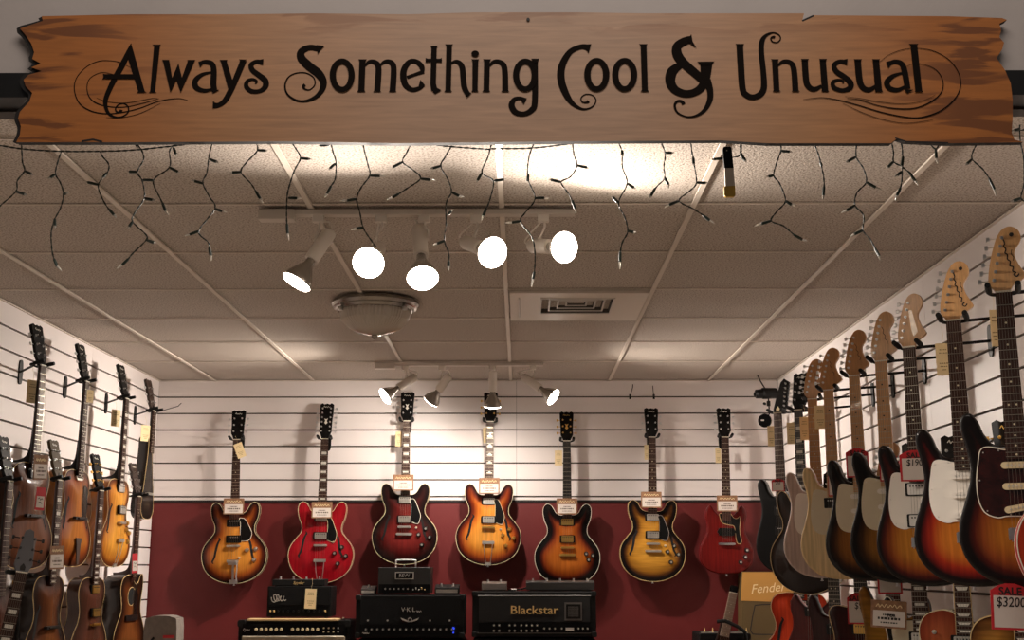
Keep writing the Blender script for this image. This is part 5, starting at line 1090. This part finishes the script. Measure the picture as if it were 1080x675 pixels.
b = MB(); b.tube(spline([(-.045, .02, 0), (-.02, -.02, 0), (.01, .0, .004), (.03, -.02, .006), (.05, .02, .012)], 5), .004, 6); b.build('cord', BLKSAT, g); b = MB(); b.cyl((-.03, -.008, .003), (-.002, -.012, .003), .006, n=8); b.build('plug', NICKEL, g)
# combo with tan top
g, w, h, a, c = amp('combo_amplifier', 'black combo amplifier with cream knobs, tan top strip and pale grille', 'amplifier', 250.5, 369, 654.5, 671)
zt = c.z; z0 = -c.z; g.location.z = 0; HH = zt
b = MB(); tolexbox(b, -w / 2, w / 2, .03, HH, .010, .28, .012); b.build('cabinet_shell', TOLEX, g, bevel=.004)
b = MB(); b.box((-.005, .035, HH + .004), (w - .115, .10, .012)); b.build('tan_top_strip', mat('tan_vinyl', '#c4a678', .5), g, bevel=.003)
b = MB(); b.box((0, .006, HH - .050), (w - .05, .012, .062)); b.build('control_panel', BLKGLOSS, g)
b = MB(); b.box((0, .003, (HH - .09) / 2 + .03), (w - .05, .014, HH - .14)); b.build('grille_cloth', mat('pale_grille', '#a89c88', .8, bump=.5, bscale=700), g)
b = MB(); b.tube([(-w / 2 + .03, -.006, HH - .086), (w / 2 - .03, -.006, HH - .086)], .004, 6); b.build('piping', IVORY, g)
knobrow(g, [-w * .335 + w * .045 * i for i in range(6)] + [-w * .01 + w * .045 * i for i in range(6)], HH - .047, 0, .0092, CREAM, CREAM)
for i in range(4):
    for k in (0, 1): b = MB(); b.cyl((w * (.27 + .043 * i), 0, HH - .040 - .020 * k), (w * (.27 + .043 * i), -.008, HH - .040 - .020 * k), .0048, n=8); b.build('push_button', CREAM if i < 3 else NICKEL, g)
b = MB(); b.ribbon([(x - w * .42, y + HH - .052, .0030) for x, y in spline([(-.008,.002),(-.014,.010),(-.018,0),(-.010,-.006),(-.003,.003),(.002,.008),(.004,-.002),(.009,.005),(.013,-.003),(.018,.006)], 3)], .0022, 0, X2Z); b.build('script_logo', SILV, g)
for sx in (-1, 1):
    b = MB(); b.rbox((sx * (w / 2 - .018), .016, HH - .016), (.045, .03, .040), .012, axis=1); b.build('corner_guard', BLKSAT, g, bevel=.004)
    for yy in (.05, .24): b = MB(); b.cyl((sx * .25, yy, 0), (sx * .25, yy, .03), .02, n=12); b.build('rubber_foot', BLKSAT, g)
b = MB(); b.rings([((w * .43, .05, HH + .008), .005), ((w * .43, .05, HH + .016), .006)], 10); b.build('bolt', CHROME, g)
# script head on the combo
g, w, h, a, c = amp('amplifier_head', 'black amplifier head with silver script and cream tag on the cream-knob combo', 'amplifier', 281, 349.5, 620.5, 654, YA + .05)
g.location.z = HH + .011; zP = g.location.z + h
b = MB(); tolexbox(b, -w / 2, w / 2, .006, h, 0, .20, .006); b.build('cabinet_shell', TOLEX, g, bevel=.003)
b = MB(); b.box((0, -.001, h * .22), (w - .02, .006, h * .30)); b.build('control_panel', BLKGLOSS, g)
b = MB(); b.box((0, -.001, h * .67), (w - .02, .004, h * .52)); b.build('grille_panel', mat('black_mesh', '#070606', .8, bump=.8, bscale=900, spec=.15), g)
b = MB(); q = [(-.155,.115),(-.150,.095),(-.135,.088),(-.125,.105),(-.130,.128),(-.142,.124),(-.136,.100),(-.122,.092),(-.112,.112),(-.118,.130),(-.125,.118),(-.113,.094),(-.104,.108),(-.100,.122),(-.106,.112),(-.098,.094),(-.090,.102),(-.082,.122),(-.088,.110),(-.080,.096),(-.072,.102)]
b.ribbon([(x, y * h / .175, .0042) for x, y in spline(q, 4)], .0045, 0, X2Z); b.build('script_logo', SILV, g)
knobrow(g, [-w * .40 + w * .08 * i for i in range(10)], h * .22, -.004, .0058, None, BLACK)
for x in (-w * .44, -w * .38, w * .42): b = MB(); b.cyl((x, -.004, h * .20), (x, -.012, h * .24), .004, n=8); b.build('toggle_switch', GOLDT, g)
for sx in (-1, 1):
    for yy in (.03, .17): b = MB(); b.cyl((sx * w * .42, yy, 0), (sx * w * .42, yy, .007), .01, n=10); b.build('rubber_foot', BLKSAT, g)
p = W(327.5, 631.5, YA + .035); card(frame(p, 0, -2), .062, .108, 'cream tag hanging on the amplifier head with silver script', 'manila', None, name='paper_tag', cat='tag')
g, w, h = pedal('foot_controller', 'slim black four-button foot controller lettered Spyder on the silver-script amplifier', 287, 342.5, 613.5, 620.8, YA + .06, .12, zP + .001, 4, BLKSAT, None, .92, cat='foot controller')
text('Spyder', 'logo', g, T((.0, -.0008, h * .48)) @ RX, .022, GOLDT, .0005, shear=.3)

# dark gear and small neck at the lower right of the red wall
g, w, h, a, c = amp('amplifier_head', 'dark equipment case at the lower right with pointed switches along its top', 'amplifier', 738, 792, 668, 676, 6.9)
HH = c.z; g.location.z = 0; b = MB(); tolexbox(b, -w / 2, w / 2, .0, HH, 0, .3, .008); b.build('cabinet_shell', TOLEX, g, bevel=.004)
for x in (-.38, -.22, .1, .44): b = MB(); b.cyl((w * x, .04, HH), (w * x, .04, HH + .028), .005, .002, n=8); b.build('pointed_switch', GOLDT, g)
b = MB(); b.box((0, .04, HH + .002), (w * .9, .03, .006)); b.build('top_rail', NICKEL, g)
pn = PY(773, 625.5, 6.84); q = PY(763, 675, 6.84); rl = math.degrees(math.atan2(q.x - pn.x, pn.z - q.z))
g, MB5 = guitar(pn, 0, 'slim pale-necked instrument without a headstock below the dark cherry guitar', shape='TD', t=.05, er=.004, finish='walnut', side='dark_side', head='stub', headm=BLKGLOSS, neckm=mat('pale_neck', '#75604f', .5), board=mat('greyed_board', '#a08c7c', .5), scale=.46, frets=12, roll=rl, bridge='tom', name='slim_necked_instrument', tunerm=BLACK)
g = empty('guitar_stand', T(Vector((pn.x, 6.95, 0))), 'black stand arm curving round the slim neck below the dark cherry guitar', 'guitar stand'); iv4 = g.matrix_world.inverted()
b = MB(); b.tube([iv4 @ v for v in (PY(756, 655.5, 6.80), PY(765, 655, 6.79), PY(772, 658, 6.80), PY(780, 662, 6.82), PY(786, 667, 6.85), PY(787, 676, 6.88))], .010, 8); b.build('yoke', BLKSAT, g)
p1 = iv4 @ PY(787, 676, 6.88); p1.y = -.08; b = MB(); b.tube([p1, (p1.x, p1.y, .3), (p1.x - .05, p1.y - .0, .02)], .010, 8); b.build('pole', BLACK, g)
for dx in (-.2, .2): b = MB(); b.tube([(p1.x, p1.y, .3), (p1.x + dx, p1.y - .2, .012)], .008, 8); b.build('leg', BLACK, g)
# tan case with script
a = PY(785, 676, 7.31); c = PY(833, 603, 7.31)
g = empty('script_case', T(Vector(((a.x + c.x) / 2, 7.31, 0))), 'tan and olive upright box with pale script, standing in the far right corner', 'box'); w = c.x - a.x + .06; HH = c.z
xs_ = -w / 2
b = MB(); b.prism([(-w / 2 - .02, 0), (w / 2, 0), (w / 2, HH), (-w / 2 + .035, HH)], -.16, 0, 0, X2Z); b.build('olive_body', mat('olive_board', '#5a4826', .7), g, smooth=0, bevel=.003)
b = MB(); b.prism([(-w / 2 + .017, HH - .165), (w / 2, HH - .175), (w / 2, HH - .002), (-w / 2 + .034, HH - .002)], .0, .003, 0, X2Z); b.build('tan_panel', mat('tan_board', '#b8873f', .6), g, smooth=0)
text('Fender', 'script_lettering', g, T((.005, -.0036, HH - .095)) @ RX @ Matrix.Rotation(.08, 4, 'Z'), .075, mat('pale_script', '#ead2a0', .6), .0005, shear=.35, sx=.95)
b = MB(); o_ = [(-.055, HH - .19), (-.075, HH - .21), (-.10, HH - .32), (-.095, HH - .345), (-.07, HH - .355), (.08, HH - .355)]; b.ribbon([(x, y, .006) for x, y in spline([(.08, HH - .185)] + o_, 4)], .0008, 0, X2Z); b.build('dark_outline', INK, g)
# grey gig bag on the floor at the left of the red wall
a = PY(151, 676, 6.55); c = PY(187, 649.5, 6.55); w = c.x - a.x; HH = c.z
g = empty('gig_bag', T(Vector(((a.x + c.x) / 2, 6.55, 0))), 'grey fabric gig bag with small red label at the left end of the red wall', 'gig bag')
b = MB(); bo = [(-.19, .02), (-.14, 0), (.14, 0), (.19, .02), (.20, .18), (.15, .36), (.165, .48), (.12, .56), (w * .52, .75), (w * .50, HH - .06), (w * .36, HH - .008), (0, HH), (-w * .36, HH - .008), (-w * .50, HH - .06), (-w * .52, .75), (-.12, .56), (-.165, .48), (-.15, .36), (-.20, .18)]
b.prism(spline(bo, 3, True), -.14, 0, 0, X2Z); b.build('padded_shell', mat('grey_cloth', '#7b726a', .9, bump=.5, bscale=500, vary=.15, vscale=40), g, bevel=.02, seg=4)
b = MB(); b.box((.045, -.003, HH - .105), (.055, .006, .014)); b.build('red_label', REDP, g)
b = MB(); b.tube(spline([(-.05, -.004, HH - .2), (-.045, -.02, HH - .14), (-.03, -.006, HH - .11)], 4), .007, 6); b.build('zip_pull', BLKSAT, g)

# ------------------------------------------------------------------ slatwall hooks and the small camera in the corner
def hookpeg(base, tip, label, M=None):
    g = empty('slatwall_hook', T(base), label, 'hook', 'empty slatwall hooks'); t = tip - base
    b = MB(); b.tube([(0, 0, 0), t * .9, t * .92 + Vector((0, 0, .004)), t + Vector((0, 0, .012))], .0025, 6); b.build('prong', BLACK, g)
    b = MB(); b.box((0, 0, 0), (.012, .008, .03) if abs(base.y - YB) < .02 else (.008, .012, .03)); b.build('clip', BLACK, g)
hookpeg(Vector((PY(664.5, 418, YB).x, YB - .003, ZG)), PY(667.5, 407.5, YB - .18) , 'left one of two thin black hooks near the ceiling of the back wall')
hookpeg(Vector((PY(689.5, 418, YB).x, YB - .003, ZG)), PY(688.5, 409, YB - .18), 'right one of two thin black hooks near the ceiling of the back wall')
p = PX(164, 432, XL); hookpeg(Vector((XL + .003, p.y, ZG - PIT)), PX(191, 427.5, XL + .30), 'long black hook sticking out beside the small slender guitar')
pc = PY(808, 415, 7.2)
g = empty('security_camera', T(pc), 'small black camera-like device with a round disc in the far right corner', 'camera')
b = MB(); b.rings([((-.065, -.01, -.006), .018), ((-.06, -.01, -.005), .027), ((-.028, 0, -.002), .028), ((-.02, 0, 0), .034), ((.06, .02, .004), .032), ((.07, .022, .005), .024)], 18); b.build('camera_body', BLACK, g)
b = MB(); b.cyl((-.068, -.011, -.006), (-.072, -.012, -.006), .012, n=14); b.build('lens', BLKGLOSS, g)
b = MB(); b.tube([(.0, .02, .03), (-.02, .06, .085), (-.03, .08, ZC - pc.z)], .004, 6); b.build('mounting_rod', BLACK, g)
b = MB(); b.tube([(.012, 0, -.02), (.014, 0, -.07), (.012, -.01, -.125), (-.006, -.012, -.14)], .004, 6); b.rbox((.012, 0, -.06), (.02, .02, .03), .005); b.build('arm', BLACK, g)
b = MB(); b.cyl((-.012, -.015, -.064), (-.02, -.03, -.064), .008, n=10); b.build('thumb_screw', BLACK, g)
b = MB(); d0 = Vector(PY(807, 443.5, 7.2) - pc); b.cyl(d0 + Vector((0, .006, 0)), d0 + Vector((-.004, -.010, -.002)), .040, n=24); b.build('round_disc', BLKGLOSS, g)
b = MB(); b.box(d0 + Vector((-.018, -.013, .0)), (.018, .003, .008)); b.build('disc_mark', NICKEL, g)

# ------------------------------------------------------------------ ceiling fixtures
# square diffuser
x0, x1, y0, y1 = XT[3] if False else -.0586, -.0586 + .6096, 3.727 + .6096 * 2, 3.727 + .6096 * 3
g = empty('air_vent', T(Vector(((x0 + x1) / 2, (y0 + y1) / 2, ZC))), 'white square air diffuser set in the ceiling behind the spotlights', 'air vent')
cx, cy = (x0 + x1) / 2, (y0 + y1) / 2; vx = (.0945 + .394) / 2 - cx; vy = (5.06 + 5.37) / 2 - cy; hw, hd = .155, .155
b = MB()
for (X0, X1, Y0, Y1) in ((-.29, vx - hw, -.29, .29), (vx + hw, .29, -.29, .29), (vx - hw, vx + hw, -.29, vy - hd), (vx - hw, vx + hw, vy + hd, .29)):
    b.box(((X0 + X1) / 2, (Y0 + Y1) / 2, -.006), (X1 - X0, Y1 - Y0, .012))
b.build('frame_panel', mat('vent_enamel', '#d8cec2', .4), g)
for i in range(4):
    s = 1 - .24 * i; b = MB(); r0, r1 = s, s - .08
    zt = .022 - .004 * i; zl = -.012 + .004 * i
    o0 = [(sx * hw * r0 + vx, sy * hd * r0 + vy, zl) for sx, sy in ((-1, -1), (1, -1), (1, 1), (-1, 1))]; o1 = [(sx * hw * r1 + vx, sy * hd * r1 + vy, zt) for sx, sy in ((-1, -1), (1, -1), (1, 1), (-1, 1))]
    o2 = [(x, y, z + .0015) for x, y, z in o0]; o3 = [(x, y, z + .0015) for x, y, z in o1]
    vs = o0 + o1 + o2 + o3; fs = []
    for k in range(4): j = (k + 1) % 4; fs += [(k, k + 4, j + 4, j), (k + 8, j + 8, j + 12, k + 12), (k, j, j + 8, k + 8), (k + 4, k + 12, j + 12, j + 4)]
    b.add(vs, fs)
    for sx, sy, lx, ly in ((0, -1, 1, 0), (0, 1, 1, 0), (-1, 0, 0, 1), (1, 0, 0, 1)): b.box((vx + sx * hw * r0, vy + sy * hd * r0, zl - .001), (2 * hw * r0 * lx + .007, 2 * hd * r0 * ly + .007, .004), 1)
    b.build('louvre', [mat('louvre_shade', '#3f3a36', .5), WHITEMETAL], g, smooth=0)  # slopes coloured dark to stand in for shade between the white louvres
b = MB(); b.box((vx, vy, .0335), (hw * 2, hd * 2, .003)); b.build('duct_back', BLACK, g)
b = MB(); b.tube([(-.25, -.2, -.014), (-.25, .2, -.014)], .004, 6); b.build('side_rail', WHITEMETAL, g)
# dome lamp
pd = PZ(396, 318, ZC); g = empty('dome_ceiling_light', T(pd), 'unlit ribbed glass dome lamp with silver rim on the ceiling', 'ceiling light')
def lathe(prof, n=40, ribs=0, m=0):
    b = MB(); vs = []; 
    for r, z in prof:
        for k in range(n):
            a = 2 * math.pi * k / n; rr = r * (1 + (ribs if k % 2 else 0)); vs.append((rr * math.cos(a), rr * math.sin(a), z))
    fs = [(i * n + k, i * n + (k + 1) % n, (i + 1) * n + (k + 1) % n, (i + 1) * n + k) for i in range(len(prof) - 1) for k in range(n)]
    b.add(vs, [f[::-1] for f in fs], m); return b
lathe([(.15, -.0), (.185, -.004), (.190, -.018), (.182, -.030), (.170, -.033), (.162, -.045), (.150, -.046)]).build('metal_rim', mat('dull_rim', '#98928b', .25, .9), g)
lathe([(.148, -.040), (.150, -.055), (.140, -.085), (.112, -.115), (.070, -.138), (.030, -.147), (.008, -.149)], 120, .030).build('ribbed_glass', mat('ribbed_glass', '#cfc4b6', .25, coat=1, trans=.25), g, smooth=20)
b = MB(); b.rings([((0, 0, -.146), .012), ((0, 0, -.152), .016), ((0, 0, -.160), .012), ((0, 0, -.168), .005)], 14); b.build('finial', mat('dull_rim', '#98928b', .25, .9), g)
for a in (215, 325, 90):
    ca, sa = math.cos(math.radians(a)), math.sin(math.radians(a)); b = MB(); b.rbox((.168 * ca, .168 * sa, -.050), (.022, .022, .016), .008); b.build('clip', CHROME, g, bevel=.002)

# track spotlights
TRK = mat('track_paint', '#cfc6bc', .4); HEADM = mat('lamp_holder', '#dcd4ca', .38); SILG = mat('silvered_glass', '#9c958c', .25, .6, coat=1)
WARM = (1.0, .885, .78)
def spotlamp(root, mount, base, tip, lit, power, label_i, blend=1.0, size=168, face=28):
    """cylindrical socket holder from base to 60 % of the way, then the reflector bulb ending at tip (world points)"""
    iv = root.matrix_world.inverted(); m0 = iv @ mount; a = iv @ base; t = iv @ tip; d = (t - a).normalized(); L = (t - a).length
    h = MB(); h.rbox((m0.x, m0.y, ZC - root.location.z - .030), (.036, .022, .026), .004); adapter = h.build('track_adapter', HEADM, root, bevel=.002)
    b = MB(); e = a + d * L * .26; s = (m0 - a); pv = Vector((m0.x + .004, m0.y, ZC - root.location.z - .042)); sd = d.cross(Vector((0, 1, .3))).normalized() * .026
    if (e + sd - pv).length > (e - sd - pv).length: sd = -sd
    b.tube([pv, pv + Vector((0, 0, -.016)), (pv + e + sd) / 2 + Vector((.006, 0, .004)), e + sd], .0035, 8); b.cyl(e + sd * 1.1, e - sd * .2, .006, n=8); b.build('swivel_arm', HEADM, adapter)
    b = MB(); b.tube(spline([tuple(pv + Vector((-.012, .004, 0))), tuple(a - d * .012 + Vector((-.012, 0, .018))), tuple(a - d * .004)], 5), .003, 6); b.build('cord', HEADM, adapter)
    b = MB(); H_ = L * .55; b.rings([(a, .014), (a + d * .005, .021), (a + d * .012, .0235), (a + d * H_, .0235), (a + d * (H_ + .0005), .019)], 20); hold = b.build('socket_holder', HEADM, adapter)
    b = MB(); q = a + d * H_; R = .049; r = L - H_
    b.rings([(q, .015), (q + d * r * .2, .0165), (q + d * r * .42, .030), (q + d * r * .68, .0435), (q + d * r * .86, R), (q + d * r * .90, R)], 24, caps=False); b.build('reflector_bulb', SILG, hold)
    b = MB(); b.rings([(q + d * r * .90, R), (q + d * r * .95, R * .93), (q + d * r * .985, R * .70), (q + d * r, R * .3), (q + d * r * 1.002, .001)], 24, caps=False)
    b.build('glowing_face', mat('lit_bulb_face', '#fff6ea', .4, emit=('#fff0de', face)), hold)
    ld = bpy.data.lights.new('spot_beam', 'SPOT'); ld.energy = power; ld.color = WARM; ld.spot_size = math.radians(size); ld.spot_blend = blend; ld.shadow_soft_size = .035
    lo = bpy.data.objects.new('spot_beam', ld); COL.objects.link(lo); lo.parent = hold
    lo.location = t + d * .02; lo.rotation_euler = d.to_track_quat('-Z', 'Y').to_euler()
def track(px0, px1, pbox, Y, label, bars, grp):
    a = PZ(px0, bars, ZC - .01); c = PZ(px1, bars, ZC - .01)
    g = empty('track_light', T(Vector(((a.x + c.x) / 2, Y, ZC - .012))), label, 'track lighting', grp)
    w = (PY(px1, bars, Y).x - PY(px0, bars, Y).x); g.location.x = (PY(px1, bars, Y).x + PY(px0, bars, Y).x) / 2
    b = MB(); b.box((0, 0, .0), (w, .034, .018)); b.build('rail', TRK, g, bevel=.002)
    bx = PY(pbox, bars, Y).x - g.location.x; b = MB(); b.rbox((bx, 0, -.008), (.115, .045, .034), .004); b.build('feed_box', TRK, g, bevel=.002)
    bpy.context.view_layer.update(); return g
YT1 = 3.78
g1 = track(300, 606, 293, YT1, 'front ceiling track with five lit reflector spotlights', 218, 'ceiling tracks')
def h1(m, a, t, ya, yt, P, **k): spotlamp(g1, PY(m, 224, YT1), PY(a[0], a[1], YT1 + ya), PY(t[0], t[1], YT1 + yt), True, P, 0, **k)
h1(336, (349, 243), (311, 300), .02, -.02, 22)
h1(402, (400, 262), (388, 278), .04, -.13, 92)
h1(447, (442, 240), (446, 296), .05, -.10, 72)
h1(502, (490, 255), (521, 267), .05, -.13, 50)
h1(573, (560, 259), (597, 261), .04, -.12, 38)
YT2 = 6.79
g2 = track(400, 573, 406, YT2, 'rear ceiling track with four reflector spotlights near the back wall', 382, 'ceiling tracks')
def h2(m, a, t, ya, yt, P, **k): spotlamp(g2, PY(m, 385, YT2), PY(a[0], a[1], YT2 + ya), PY(t[0], t[1], YT2 + yt), True, P, 0, **k)
h2(427.5, (439, 397), (404.5, 419), .04, -.04, 125, size=150)
h2(466, (474, 396), (454, 424), -.03, .05, 34)
h2(519, (520, 391), (519.5, 430), -.04, .03, 40)
h2(562, (551, 397), (585, 420), .03, -.04, 125, size=150)

# ------------------------------------------------------------------ light from the shop in front of the opening
w = bpy.data.worlds.new('shop'); SC.world = w; w.use_nodes = True; bg = w.node_tree.nodes['Background']; bg.inputs[0].default_value = (.95, .86, .80, 1); bg.inputs[1].default_value = .07
ld = bpy.data.lights.new('shop_ceiling_panel', 'AREA'); ld.shape = 'RECTANGLE'; ld.size = 2.4; ld.size_y = 1.2; ld.energy = 44; ld.color = (1, .88, .78)
lo = bpy.data.objects.new('shop_ceiling_panel', ld); COL.objects.link(lo); lo.location = (0, .9, CZ + 2.7); lo.rotation_euler = (math.radians(30), 0, 0)
SC.view_settings.view_transform = 'Standard'; SC.view_settings.look = 'None'; SC.view_settings.gamma = 1; SC.view_settings.use_curve_mapping = False
SC.view_settings.exposure = 0
